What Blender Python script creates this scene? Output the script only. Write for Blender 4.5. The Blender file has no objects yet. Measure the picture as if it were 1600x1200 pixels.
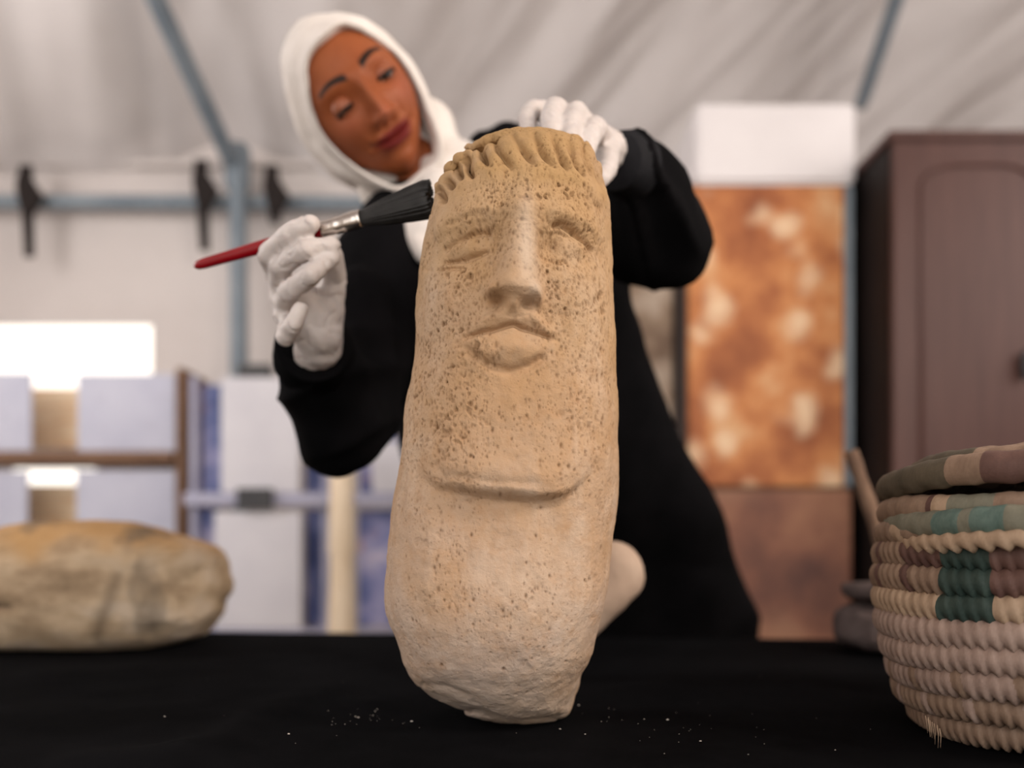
import bpy, bmesh, math, random
import numpy as np
from mathutils import Vector, Matrix
random.seed(7); rng = np.random.default_rng(7)
sc = bpy.context.scene
COL = sc.collection
F = 1300.0          # focal length in pixels of the 1600x1200 frame
HZ = 850.0          # row of the eye level
CZ = 0.901          # camera height; table top stands at 0.75
TT = 0.75

# ------------------------------------------------------------------ camera, world, lights, exposure
cam_d = bpy.data.cameras.new('camera'); cam = bpy.data.objects.new('camera', cam_d); COL.objects.link(cam)
cam.location = (0, 0, CZ); cam.rotation_euler = (math.pi/2, 0, 0)
cam_d.sensor_width = 36; cam_d.lens = F/1600*36; cam_d.shift_y = (HZ-600)/1600
cam_d.clip_start = 0.02; cam_d.clip_end = 60
cam_d.dof.use_dof = True; cam_d.dof.focus_distance = 0.615; cam_d.dof.aperture_fstop = 2.3
sc.camera = cam
w = bpy.data.worlds.new('world'); sc.world = w; w.use_nodes = True
w.node_tree.nodes['Background'].inputs[0].default_value = (1.0, 0.915, 0.82, 1)
w.node_tree.nodes['Background'].inputs[1].default_value = 1.9
def area(name, loc, target, size, sizey, power, col):
    d = bpy.data.lights.new(name, 'AREA'); d.shape = 'RECTANGLE'; d.size = size; d.size_y = sizey
    d.energy = power; d.color = col
    o = bpy.data.objects.new(name, d); COL.objects.link(o); o.location = loc
    o.rotation_euler = (Vector(target)-Vector(loc)).to_track_quat('-Z', 'Y').to_euler()
    return o
area('tent_mouth_daylight', (-0.5, -2.3, 1.9), (0, 2.5, 1.5), 4.4, 2.4, 25, (0.88, 0.90, 1.0))
area('side_key_light', (1.5, -0.1, 2.0), (0, 0.75, 1.05), 0.6, 0.6, 25, (1.0, 0.86, 0.74))  # warm key light added at the upper right; no flap opens there
area('left_fill_light', (-2.6, 1.6, 2.2), (0, 2.6, 2.2), 1.6, 1.4, 36, (1.0, 0.95, 0.92))  # unseen fill added on the left to brighten back wall and roof
area('right_fill_light', (2.7, 1.2, 2.3), (0.3, 3.4, 2.2), 1.4, 1.2, 26, (1.0, 0.92, 0.86))  # second added fill lamp, aimed at the background from the right
sc.view_settings.view_transform = 'Standard'; sc.view_settings.look = 'None'
sc.view_settings.gamma = 1; sc.view_settings.use_curve_mapping = False
sc.view_settings.exposure = 0.0
sc.cycles.use_denoising = True
sc.cycles.max_bounces = 6

# ------------------------------------------------------------------ helpers
def P(px, py, Y): return Vector(((px-800)*Y/F, Y, CZ-(py-HZ)*Y/F))
def link(o, parent=None):
    COL.objects.link(o)
    if parent: o.parent = parent
    return o
def obj(name, me, mat=None, parent=None, smooth=True):
    if isinstance(me, bmesh.types.BMesh):
        m = bpy.data.meshes.new(name); me.to_mesh(m); me.free(); me = m
    if mat and len(me.materials) == 0: me.materials.append(mat)
    if smooth: me.polygons.foreach_set('use_smooth', [True]*len(me.polygons))
    return link(bpy.data.objects.new(name, me), parent)
def tag(o, label=None, cat=None, group=None, kind=None):
    if label: o['label'] = label
    if cat: o['category'] = cat
    if group: o['group'] = group
    if kind: o['kind'] = kind
    return o
def empty(name, loc, label, cat, group=None):
    o = bpy.data.objects.new(name, None); o.location = loc; o.empty_display_size = .05
    link(o); return tag(o, label, cat, group)
def under(o, root):            # geometry is written in world coordinates; keep it there below an Empty
    o.parent = root
    if root.parent: o.matrix_parent_inverse = (Matrix.Translation(root.parent.location)).inverted()
    else: o.matrix_parent_inverse = Matrix.Translation(root.location).inverted() if root.type == 'EMPTY' else Matrix()
    return o
def part(name, me, mat, root, smooth=True):
    o = obj(name, me, mat, None, smooth); return under(o, root)
def grid_mesh(name, V, closed_u=False, closed_v=False):
    """V: (n, m, 3) array of points; quads between neighbours."""
    n, m = V.shape[:2]
    me = bpy.data.meshes.new(name)
    i = np.arange(n if closed_v else n-1); j = np.arange(m if closed_u else m-1)
    I, J = np.meshgrid(i, j, indexing='ij'); I2 = (I+1) % n; J2 = (J+1) % m
    q = np.stack([I*m+J, I*m+J2, I2*m+J2, I2*m+J], -1).reshape(-1, 4)
    me.vertices.add(n*m); me.vertices.foreach_set('co', V.reshape(-1).astype(np.float32))
    me.loops.add(q.size); me.loops.foreach_set('vertex_index', q.reshape(-1).astype(np.int32))
    me.polygons.add(len(q)); me.polygons.foreach_set('loop_start', (np.arange(len(q))*4).astype(np.int32))
    me.update(calc_edges=True); me.validate()
    return me
def hsh(ix, iy, iz, seed):
    h = (ix.astype(np.int64)*374761393 + iy.astype(np.int64)*668265263 + iz.astype(np.int64)*2147483647 + seed*1274126177) & 0xffffffff
    h = ((h ^ (h >> 13))*1274126177) & 0xffffffff
    h = ((h ^ (h >> 15))*2246822519) & 0xffffffff
    return ((h ^ (h >> 16)) & 0xffffff)/float(0xffffff)
def vnoise(p, scale, seed=0):
    q = np.asarray(p)/scale; i = np.floor(q).astype(np.int64); f = q-i; f = f*f*(3-2*f); r = 0
    for a in (0, 1):
        for b in (0, 1):
            for c in (0, 1):
                wt = (f[..., 0] if a else 1-f[..., 0])*(f[..., 1] if b else 1-f[..., 1])*(f[..., 2] if c else 1-f[..., 2])
                r = r + wt*hsh(i[..., 0]+a, i[..., 1]+b, i[..., 2]+c, seed)
    return r*2-1
def fbm(p, scale, octv=3, seed=0):
    r = 0; a = 1.0
    for k in range(octv): r = r + a*vnoise(p, scale/2**k, seed+k*17); a *= .5
    return r
def sstep(a, b, x): t = np.clip((x-a)/(b-a), 0, 1); return t*t*(3-2*t)
def gs(x, y, cx, cy, sx, sy): return np.exp(-((x-cx)/sx)**2-((y-cy)/sy)**2)
def polyd(x, y, pts):
    """distance from (x, y) to a polyline and the parameter along it"""
    best = np.full(x.shape, 1e9); tt = np.zeros(x.shape); n = len(pts)-1
    for k in range(n):
        ax, ay = pts[k]; bx, by = pts[k+1]; dx, dy = bx-ax, by-ay
        t = np.clip(((x-ax)*dx+(y-ay)*dy)/(dx*dx+dy*dy), 0, 1)
        d = np.hypot(x-ax-t*dx, y-ay-t*dy); m = d < best
        best = np.where(m, d, best); tt = np.where(m, (k+t)/n, tt)
    return best, tt
def co_of(me):
    a = np.empty(len(me.vertices)*3, np.float32); me.vertices.foreach_get('co', a); return a.reshape(-1, 3).astype(float)
def no_of(me):
    a = np.empty(len(me.vertices)*3, np.float32); me.vertices.foreach_get('normal', a); return a.reshape(-1, 3).astype(float)
def set_co(me, a): me.vertices.foreach_set('co', np.asarray(a, np.float32).reshape(-1)); me.update()
def attr(me, name, vals):
    at = me.attributes.new(name, 'FLOAT', 'POINT'); at.data.foreach_set('value', np.asarray(vals, np.float32).reshape(-1))
def add_box(bm, a, b, bev=0.0):
    a, b = Vector(a), Vector(b)
    r = bmesh.ops.create_cube(bm, size=1)
    for v in r['verts']:
        v.co = Vector([(a[k]+b[k])/2+v.co[k]*(b[k]-a[k]) for k in range(3)])
    if bev:
        es = list({e for v in r['verts'] for e in v.link_edges})
        bmesh.ops.bevel(bm, geom=es, offset=bev, segments=2, affect='EDGES')
def box(name, a, b, mat, root=None, bev=0.004):
    bm = bmesh.new(); add_box(bm, a, b, bev)
    return part(name, bm, mat, root, False) if root else obj(name, bm, mat, None, False)
def frame_of(d):
    d = Vector(d).normalized(); s = Vector((0, 0, 1)) if abs(d.z) < .9 else Vector((1, 0, 0))
    x = d.cross(s).normalized(); return x, x.cross(d).normalized(), d
def tube(bm, pts, radii, seg=20, flat=(1, 1), cap=True):
    """swept tube through pts with radii; frame kept from one ring to the next"""
    pts = [Vector(p) for p in pts]; n = len(pts); rings = []
    x0 = None
    for k in range(n):
        d = (pts[min(k+1, n-1)]-pts[max(k-1, 0)]).normalized()
        if x0 is None: x0, _, _ = frame_of(d)
        x = (x0-d*x0.dot(d)).normalized(); y = d.cross(x); x0 = x
        rings.append([bm.verts.new(pts[k]+(x*math.cos(2*math.pi*j/seg)*flat[0]+y*math.sin(2*math.pi*j/seg)*flat[1])*radii[k]) for j in range(seg)])
    for k in range(n-1):
        for j in range(seg): bm.faces.new((rings[k][j], rings[k][(j+1) % seg], rings[k+1][(j+1) % seg], rings[k+1][j]))
    if cap: bm.faces.new(list(reversed(rings[0]))); bm.faces.new(rings[-1])
def chain(bm, pts, radii, sub=6, seg=16):
    """limb: union of balls and cones along joints, for voxel remeshing"""
    pts = [Vector(p) for p in pts]
    for p, r in zip(pts, radii):
        s = bmesh.ops.create_uvsphere(bm, u_segments=seg, v_segments=10, radius=r)
        for v in s['verts']: v.co += p
    for k in range(len(pts)-1): tube(bm, [pts[k], pts[k+1]], [radii[k], radii[k+1]], seg)
def ball(bm, c, r, rot=None, seg=24):
    s = bmesh.ops.create_uvsphere(bm, u_segments=seg, v_segments=seg//2, radius=1)
    for v in s['verts']:
        q = Vector((v.co.x*r[0], v.co.y*r[1], v.co.z*r[2]))
        if rot: q = rot @ q
        v.co = q+Vector(c)
def remesh(bm, voxel, smooth=6, factor=.5):
    me = bpy.data.meshes.new('tmp'); bm.to_mesh(me); bm.free()
    o = bpy.data.objects.new('tmp', me); COL.objects.link(o)
    m = o.modifiers.new('r', 'REMESH'); m.mode = 'VOXEL'; m.voxel_size = voxel
    s = o.modifiers.new('s', 'SMOOTH'); s.iterations = smooth; s.factor = factor
    dg = bpy.context.evaluated_depsgraph_get(); out = bpy.data.meshes.new_from_object(o.evaluated_get(dg))
    bpy.data.objects.remove(o); bpy.data.meshes.remove(me); return out

# ------------------------------------------------------------------ materials
class N:
    def __init__(s, name, rough=.7, spec=.3, metal=0, sheen=0):
        s.m = bpy.data.materials.new(name); s.m.use_nodes = True; s.t = s.m.node_tree; s.b = s.t.nodes['Principled BSDF']
        s.b.inputs['Roughness'].default_value = rough; s.b.inputs['Specular IOR Level'].default_value = spec
        s.b.inputs['Metallic'].default_value = metal
        if sheen: s.b.inputs['Sheen Weight'].default_value = sheen
        s.tc = s.n('ShaderNodeTexCoord')
    def n(s, t, **k):
        x = s.t.nodes.new(t)
        for a, v in k.items(): setattr(x, a, v)
        return x
    def l(s, a, b): s.t.links.new(a, b)
    def noise(s, scale, detail=4, rough=.55, stretch=(1, 1, 1)):
        mp = s.n('ShaderNodeMapping'); mp.inputs['Scale'].default_value = stretch; s.l(s.tc.outputs['Object'], mp.inputs[0])
        x = s.n('ShaderNodeTexNoise'); x.inputs['Scale'].default_value = scale; x.inputs['Detail'].default_value = detail
        x.inputs['Roughness'].default_value = rough; s.l(mp.outputs[0], x.inputs['Vector']); return x.outputs['Fac']
    def ramp(s, fac, stops):
        x = s.n('ShaderNodeValToRGB'); e = x.color_ramp.elements
        while len(e) < len(stops): e.new(.5)
        for k, (p, c) in enumerate(stops): e[k].position = p; e[k].color = (*c, 1)
        s.l(fac, x.inputs[0]); return x.outputs[0]
    def mix(s, fac, a, b, mode='MIX'):
        x = s.n('ShaderNodeMix', data_type='RGBA', blend_type=mode)
        for src, i in ((fac, 0), (a, 6), (b, 7)):
            if isinstance(src, (int, float)): x.inputs[i].default_value = src
            elif isinstance(src, tuple): x.inputs[i].default_value = (*src, 1)
            else: s.l(src, x.inputs[i])
        return x.outputs[2]
    def at(s, name): x = s.n('ShaderNodeAttribute'); x.attribute_name = name; return x.outputs['Fac']
    def color(s, c):
        if isinstance(c, tuple): s.b.inputs['Base Color'].default_value = (*c, 1)
        else: s.l(c, s.b.inputs['Base Color'])
        return s
    def bump(s, h, strength=.3, dist=.002):
        x = s.n('ShaderNodeBump'); x.inputs['Strength'].default_value = strength; x.inputs['Distance'].default_value = dist
        s.l(h, x.inputs['Height'])
        old = s.b.inputs['Normal'].links
        if old: s.l(old[0].from_socket, x.inputs['Normal'])
        s.l(x.outputs[0], s.b.inputs['Normal']); return s
def simple(name, c1, c2, scale=8, rough=.7, spec=.3, bump=.2, metal=0, stretch=(1, 1, 1), sheen=0, dist=.002):
    m = N(name, rough, spec, metal, sheen)
    f = m.noise(scale, 4, .6, stretch); m.color(m.ramp(f, [(.3, c1), (.7, c2)]))
    if bump: m.bump(m.noise(scale*4, 3, .6, stretch), bump, dist)
    return m.m
M = {}
M['tent'] = simple('tent_cloth', (.66, .62, .61), (.76, .72, .71), 1.3, .8, .1, .3, dist=.01)
M['tent_wall'] = simple('tent_wall_cloth', (.62, .57, .55), (.72, .67, .65), 1.1, .8, .1, .3, dist=.01)
M['pole'] = simple('painted_steel', (.16, .20, .24), (.25, .295, .335), 5, .5, .4, .05)
M['strap'] = simple('black_webbing', (.012, .010, .010), (.03, .022, .02), 30, .8, .2, .3)
M['floor'] = simple('trodden_ground', (.20, .15, .12), (.32, .26, .21), 3, .9, .1, .4, dist=.01)
M['white'] = simple('white_card', (.60, .59, .64), (.68, .67, .71), 6, .7, .2, .05)
M['whitebox'] = simple('white_painted_box', (.76, .73, .74), (.84, .81, .82), 3, .6, .3, .05)
M['brownwood'] = simple('brown_shelf_wood', (.13, .065, .035), (.24, .13, .075), 6, .6, .3, .1, stretch=(1, 8, 8))
M['palewood'] = simple('pale_post_wood', (.74, .58, .40), (.88, .76, .60), 5, .6, .3, .1, stretch=(8, 8, 1))  # beige wood of the turned post
M['warmwood'] = simple('sun_painted_wood', (.80, .50, .27), (.97, .80, .56), 6, .6, .3, .1, stretch=(1, 4, 9))  # bright base colour stands in for sun on the slats
M['lilac'] = simple('lilac_painted_rail', (.36, .36, .48), (.45, .45, .57), 4, .5, .3, .05)
M['dark'] = simple('dark_clamp', (.03, .03, .035), (.06, .06, .06), 8, .5, .4, .05)
m = N('blue_print', .5, .3); a = m.noise(5, 3, .6); b = m.noise(11, 2, .5, (1, 1, .5))
c1 = m.ramp(a, [(.36, (.05, .07, .20)), (.50, (.12, .15, .34)), (.60, (.30, .30, .50)), (.72, (.55, .50, .62))])
m.color(m.mix(m.ramp(b, [(.60, (0, 0, 0)), (.70, (.7, .7, .7))]), c1, (.50, .26, .20))); M['blueprint'] = m.m
# printed mottled cabinet cloths
def mottled(name, cols, scale, spot, spotcol):
    m = N(name, .6, .2); a = m.noise(scale, 5, .65); c = m.ramp(a, cols)
    v = m.n('ShaderNodeTexVoronoi'); v.inputs['Scale'].default_value = spot; v.inputs['Randomness'].default_value = 1
    nz = m.n('ShaderNodeTexNoise'); nz.inputs['Scale'].default_value = 7; m.l(m.tc.outputs['Object'], nz.inputs['Vector'])
    va = m.n('ShaderNodeVectorMath', operation='MULTIPLY_ADD'); m.l(nz.outputs['Color'], va.inputs[0]); va.inputs[1].default_value = (.12, .12, .12)
    m.l(m.tc.outputs['Object'], va.inputs[2]); m.l(va.outputs[0], v.inputs['Vector'])
    m.color(m.mix(m.ramp(v.outputs['Distance'], [(.12, (.85, .85, .85)), (.42, (0, 0, 0))]), c, spotcol)); return m.m
M['mottle'] = mottled('orange_marbled_print', [(.28, (.24, .075, .035)), (.45, (.42, .15, .06)), (.56, (.60, .25, .095)), (.70, (.72, .42, .22))], 4.5, 6.5, (.88, .66, .44))
M['mottle_low'] = mottled('dull_marbled_print', [(.32, (.12, .06, .05)), (.5, (.24, .11, .075)), (.68, (.36, .18, .11))], 4.0, 3.0, (.40, .22, .14))
M['mottle_grey'] = mottled('grey_marbled_print', [(.32, (.10, .06, .04)), (.5, (.24, .17, .12)), (.68, (.44, .36, .29))], 5, 5, (.52, .45, .38))
M['darkwood'] = simple('dark_stained_wood', (.020, .010, .008), (.035, .018, .014), 5, .5, .3, .05)
M['wardrobe'] = simple('wardrobe_veneer', (.070, .031, .026), (.098, .046, .038), 3.2, .45, .3, .08, stretch=(14, 14, 1))
M['wardrobe_side'] = simple('wardrobe_side_board', (.006, .004, .004), (.012, .007, .006), 5, .6, .2, .05)
# cloth on the table
m = N('black_tablecloth', 1, .02, sheen=.0); f = m.noise(5, 5, .7); m.color(m.ramp(f, [(.35, (.0025, .0025, .003)), (.7, (.0065, .0065, .0075))]))
m.bump(m.noise(700, 2, .6), .25, .0006); M['cloth'] = m.m
m = N('black_coat_cloth', .95, .045, sheen=.0); f = m.noise(9, 4, .6); m.color(m.ramp(f, [(.35, (.0028, .0028, .0032)), (.7, (.0065, .006, .007))]))
m.bump(m.noise(260, 3, .6), .2, .0008); M['coat'] = m.m
M['cuff'] = simple('ribbed_cuff', (.006, .006, .008), (.012, .012, .015), 60, .8, .2, .3)
m = N('white_scarf_cloth', .85, .15); f = m.noise(14, 4, .6); m.color(m.ramp(f, [(.3, (.74, .68, .63)), (.7, (.84, .79, .75))])); m.bump(m.noise(500, 2, .5), .1, .0005); M['scarf'] = m.m
m = N('latex_glove', .5, .35); f = m.noise(30, 4, .6); m.color(m.ramp(f, [(.3, (.56, .50, .475)), (.7, (.67, .615, .59))])); m.bump(m.noise(160, 3, .6, (1, 1, 3)), .25, .0012)
m.b.inputs['Subsurface Weight'].default_value = .15; m.b.inputs['Subsurface Radius'].default_value = (.01, .006, .004); m.b.inputs['Subsurface Scale'].default_value = .5; M['glove'] = m.m
m = N('face_skin', .5, .22); f = m.noise(25, 4, .6)
sk = m.ramp(f, [(.3, (.26, .070, .024)), (.7, (.34, .100, .036))])
sk = m.mix(m.at('blush'), sk, (.38, .11, .06)); sk = m.mix(m.at('lips'), sk, (.15, .012, .011)); sk = m.mix(m.at('brows'), sk, (.012, .007, .005))
m.color(sk); m.b.inputs['Subsurface Weight'].default_value = .12; m.b.inputs['Subsurface Radius'].default_value = (.02, .008, .004); m.b.inputs['Subsurface Scale'].default_value = .3
M['skin'] = m.m
M['lid'] = simple('lid_skin', (.25, .072, .030), (.32, .10, .044), 25, .45, .4, 0)
M['lash'] = simple('dark_lashes', (.008, .005, .004), (.014, .009, .007), 25, .6, .2, 0)
m = N('eyeball', .15, .6)
sp = m.n('ShaderNodeSeparateXYZ'); m.l(m.tc.outputs['Object'], sp.inputs[0]); m.color(m.ramp(m.at('iris'), [(.30, (.55, .50, .47)), (.42, (.06, .03, .015)), (.7, (.05, .022, .012)), (.8, (.004, .004, .004))])); M['eye'] = m.m
# carved limestone
m = N('carved_limestone', .88, .12)
h = m.at('hgt')
c = m.ramp(h, [(0, (.50, .40, .335)), (.22, (.48, .355, .27)), (.50, (.465, .315, .20)), (.80, (.475, .335, .22)), (.92, (.46, .31, .185)), (1, (.44, .29, .155))])
c = m.mix(m.ramp(m.noise(9, 6, .7), [(.40, (0, 0, 0)), (.72, (.65, .65, .65))]), c, (.46, .26, .11))
c = m.mix(m.ramp(m.noise(14, 5, .7, (1, 1, .35)), [(.48, (0, 0, 0)), (.75, (.55, .55, .55))]), c, (.70, .57, .46))
c = m.mix(m.ramp(m.noise(60, 4, .7), [(.50, (0, 0, 0)), (.8, (.6, .6, .6))]), c, (.42, .24, .12))
c = m.mix(m.at('ochre'), c, (.42, .265, .125)); c = m.mix(m.at('pit_and_shade'), c, (.13, .062, .024)); c = m.mix(m.at('pale_mask'), c, (.58, .47, .37))
m.color(c); m.bump(m.noise(350, 4, .7), .5, .0012); m.bump(m.noise(110, 4, .65), .5, .003); M['stone'] = m.m
# rough boulder
m = N('veined_boulder', .85, .15)
c = m.ramp(m.noise(7, 6, .65, (1, 1, 2.0)), [(.28, (.17, .12, .075)), (.40, (.38, .27, .17)), (.52, (.56, .42, .28)), (.68, (.66, .54, .42))])
c = m.mix(m.at('top'), c, (.52, .29, .105))
c = m.mix(m.ramp(m.noise(6, 4, .6, (1.8, 1, .8)), [(.56, (0, 0, 0)), (.68, (.75, .75, .75))]), c, (.17, .135, .10))
c = m.mix(m.at('crack'), c, (.10, .07, .045))
m.color(c); m.bump(m.noise(60, 5, .7), .6, .004); M['boulder'] = m.m
M['cobble'] = simple('pale_cobble', (.44, .31, .23), (.58, .44, .34), 14, .85, .15, .4)
M['basalt'] = simple('dark_basalt', (.075, .055, .052), (.15, .115, .108), 22, .9, .15, .8, dist=.004)
M['stick'] = simple('weathered_stick', (.11, .065, .045), (.24, .15, .10), 18, .8, .2, .5, stretch=(3, 3, 1), dist=.003)
M['red'] = simple('red_lacquer', (.20, .002, .006), (.27, .004, .009), 12, .18, .6, 0)
M['steel'] = simple('nickel_ferrule', (.55, .50, .46), (.70, .65, .60), 20, .25, .5, .05, metal=1)
M['bristle'] = simple('black_bristles', (.006, .006, .006), (.018, .017, .016), 80, .5, .4, .3)
M['dust'] = simple('pale_stone_crumbs', (.45, .40, .35), (.6, .55, .5), 50, .9, .1, 0)
def fibre(name, c1, c2):
    m = N(name, .6, .3); m.color(m.ramp(m.noise(70, 4, .7, (1, 1, .4)), [(.3, c1), (.7, c2)])); m.bump(m.noise(500, 3, .6), .4, .0008); return m.m
M['tan'] = fibre('tan_palm_fibre', (.20, .13, .09), (.32, .22, .155)); M['cream'] = fibre('cream_palm_fibre', (.34, .235, .155), (.50, .36, .25))
M['green'] = fibre('green_dyed_fibre', (.022, .040, .034), (.050, .075, .063)); M['teal'] = fibre('teal_dyed_fibre', (.075, .125, .108), (.17, .235, .20))
M['plum'] = fibre('plum_dyed_fibre', (.095, .050, .042), (.16, .088, .070)); M['sage'] = fibre('sage_dyed_fibre', (.15, .145, .105), (.24, .23, .175))
M['khaki'] = fibre('khaki_dyed_fibre', (.075, .062, .042), (.13, .105, .072)); M['lilacfib'] = fibre('pale_pink_palm_fibre', (.26, .18, .145), (.42, .305, .25))

# ------------------------------------------------------------------ the tent
YW = 4.0
def ceil_z(Y): return 2.70+.43*(YW-Y)
def tent_sheet(xs, ys, fz):
    X, Y = np.meshgrid(xs, ys, indexing='xy'); V = np.stack([X, Y, fz(X, Y)], -1); return V
xs = np.linspace(-3.1, 3.1, 260); ys = np.linspace(YW+.03, .6, 180)
def roof(X, Y):
    z = 2.70+.43*(YW-Y)+.03
    p = np.stack([X*1.0+Y*.35, Y*.33, X*0], -1)
    z = z+.10*fbm(p, .55, 3, 3)+.06*fbm(np.stack([X+Y*.8, Y*.2, X*0], -1), .16, 2, 13)*sstep(-.6, .4, X)+.03*np.sin(X*9+Y*2.2+2*vnoise(p, .8, 9))*sstep(-.2, .6, X)
    bag = np.minimum(abs(X+1.25), np.minimum(abs(X-1.55), abs(X-4.2)))    # sags between the rafters
    return z-.05*sstep(.1, 1.0, bag)
V = tent_sheet(xs, ys, roof)
o = obj('ceiling', grid_mesh('ceiling', V), M['tent']); tag(o, 'wrinkled white tent roof sheet sloping up towards the viewer', kind='structure')
so = o.modifiers.new('t', 'SOLIDIFY'); so.thickness = .004
ys2 = np.linspace(.6, -2.6, 60); V = tent_sheet(xs, ys2, lambda X, Y: roof(X, Y*0+.6)-.42*(.6-Y)+.02*fbm(np.stack([X, Y, X*0], -1), .5, 2, 5)*sstep(.6, .4, Y))
o = obj('ceiling', grid_mesh('ceiling_front', V), M['tent']); tag(o, 'front half of the tent roof behind the viewer', kind='structure')
def wall(name, label, x0, x1, z0, z1, holes, mapf, mat, nx=120, nz=90):
    xs = sorted(set([round(v, 4) for v in np.linspace(x0, x1, nx)]+[h[k] for h in holes for k in (0, 1)]))
    zs = sorted(set([round(v, 4) for v in np.linspace(z0, z1, nz)]+[h[k] for h in holes for k in (2, 3)]))
    bm = bmesh.new(); g = [[bm.verts.new(mapf(x, z)) for x in xs] for z in zs]
    for i in range(len(zs)-1):
        for j in range(len(xs)-1):
            cx, cz = (xs[j]+xs[j+1])/2, (zs[i]+zs[i+1])/2
            if any(h[0] < cx < h[1] and h[2] < cz < h[3] for h in holes): continue
            bm.faces.new((g[i][j], g[i][j+1], g[i+1][j+1], g[i+1][j]))
    o = obj(name, bm, mat); tag(o, label, kind='structure'); s = o.modifiers.new('t', 'SOLIDIFY'); s.thickness = .004; return o
def wx(px, Y=YW): return (px-800)*Y/F
def wz(py, Y=YW): return CZ-(py-HZ)*Y/F
holes = [(wx(-130), wx(238), wz(612), wz(508)), (wx(20), wx(150), wz(768), wz(716))]
n2 = lambda x, z, s: float(vnoise(np.array([[x, z, 0.]]), .5, s)[0])
wall('wall_back', 'pale tent wall sheet behind the shelves with sunlit gaps', -3.1, 3.1, 0, 2.95, holes, lambda x, z: (x, YW+.02*n2(x, z*.4, 2)*(1 if z > 2.0 or x > -1 else .2), z), M['tent_wall'])
for sx, nm in ((-1, 'wall_left'), (1, 'wall_right')):
    bm = bmesh.new(); pr = [(YW, 0), (YW, 2.7), (.6, 4.13), (-2.6, 2.78), (-2.6, 0)]
    vs = [bm.verts.new((sx*3.1, y, z)) for y, z in pr]; bm.faces.new(vs)
    o = obj(nm, bm, M['tent_wall'], None, False); tag(o, 'side wall sheet of the tent', kind='structure')
o = box('floor', (-3.2, -2.8, -.05), (3.2, YW+.1, 0), M['floor'], None, 0); tag(o, 'trodden ground inside the tent', kind='structure')
# sheet hem that runs along the top of the wall
bm = bmesh.new(); tube(bm, [(wx(-90), YW-.05, wz(262)), (wx(640), YW-.05, wz(264))], [.018]*2, 12)
o = obj('trim_1', bm, M['tent_wall']); tag(o, 'rolled hem of the tent wall above the steel pole', kind='structure')
# steel frame: each tube one thing
def pole(a, b, r, label, group=None):
    bm = bmesh.new(); a, b = Vector(a), Vector(b); tube(bm, [a, a.lerp(b, .02), a.lerp(b, .98), b], [r*.9, r, r, r*.9], 20)
    o = obj('tent_pole', bm, M['pole']); return tag(o, label, 'pole')
pole((wx(-300), YW-.13, wz(314, YW-.13)), (wx(590), YW-.13, wz(318, YW-.13)), .034, 'grey-blue steel tent pole running level across the upper left wall')
post = pole((wx(376, 3.80), 3.80, 0), (wx(372, 3.80), 3.80, wz(250, 3.80)), .040, 'upright grey-blue steel tent post on the left, below the sloping rafter')
def rafter(pa, pb, r, label):
    def on(px, py):
        # the point of the roof line that shows at that pixel
        Y = (2.70+.43*YW-CZ-.16)/((HZ-py)/F+.43); return Vector(((px-800)*Y/F, Y, CZ+(HZ-py)*Y/F))
    a, b = on(*pa), on(*pb); d = (b-a).normalized(); return pole(a, b+d*.9, r, label)
rafter((366, 262), (244, 0), .038, 'grey-blue steel rafter sloping up left under the tent roof')
rafter((1345, 165), (1400, 0), .028, 'blue steel rafter sloping up right above the white box')
# joint collar
bm = bmesh.new(); c = Vector((wx(371, 3.82), 3.82, wz(262, 3.82))); tube(bm, [c-Vector((0, 0, .10)), c-Vector((0, 0, .08)), c+Vector((0, 0, .08)), c+Vector((0, 0, .10))], [.05, .058, .058, .05], 20)
jo = obj('joint_sleeve', bm, M['pole']); jo.parent = post
# straps
def strap(px, y0, y1, label):
    Y = 3.80; t = empty('tent_strap', P(px, y0, Y), label, 'strap')
    bm = bmesh.new(); a = P(px-4, y0, Y); k = P(px+9, y0+42, Y-.02); b = P(px+2, y1, Y)
    add_box(bm, (-.028, -.006, 0), (.028, .006, (P(0, y0, Y)-P(0, y1, Y)).z), .003)
    for v in bm.verts:
        f = v.co.z/((P(0, y0, Y)-P(0, y1, Y)).z); q = b.lerp(a, f); v.co = Vector((q.x+v.co.x*(.8+.35*f), q.y+v.co.y, q.z))
    part('webbing', bm, M['strap'], t, False)
    bm = bmesh.new(); s = Y/F; pts = [(-12, 18), (8, 22), (26, 50), (12, 78), (-8, 70), (-14, 40)]
    lo = [bm.verts.new((P(px+x, y0+y, Y).x, Y-.030, P(px+x, y0+y, Y).z)) for x, y in pts]; hi = [bm.verts.new((v.co.x, Y-.006, v.co.z)) for v in lo]
    bm.faces.new(lo); bm.faces.new(list(reversed(hi)))
    for k in range(6): bm.faces.new((lo[k], lo[(k+1) % 6], hi[(k+1) % 6], hi[k]))
    part('buckle', bm, M['strap'], t, False); return t
strap(44, 258, 402, 'black webbing strap with buckle hanging at the far left of the wall')
strap(318, 250, 392, 'black webbing strap with buckle just left of the upright post')
strap(428, 258, 350, 'short black strap with buckle between the post and the woman')

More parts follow.
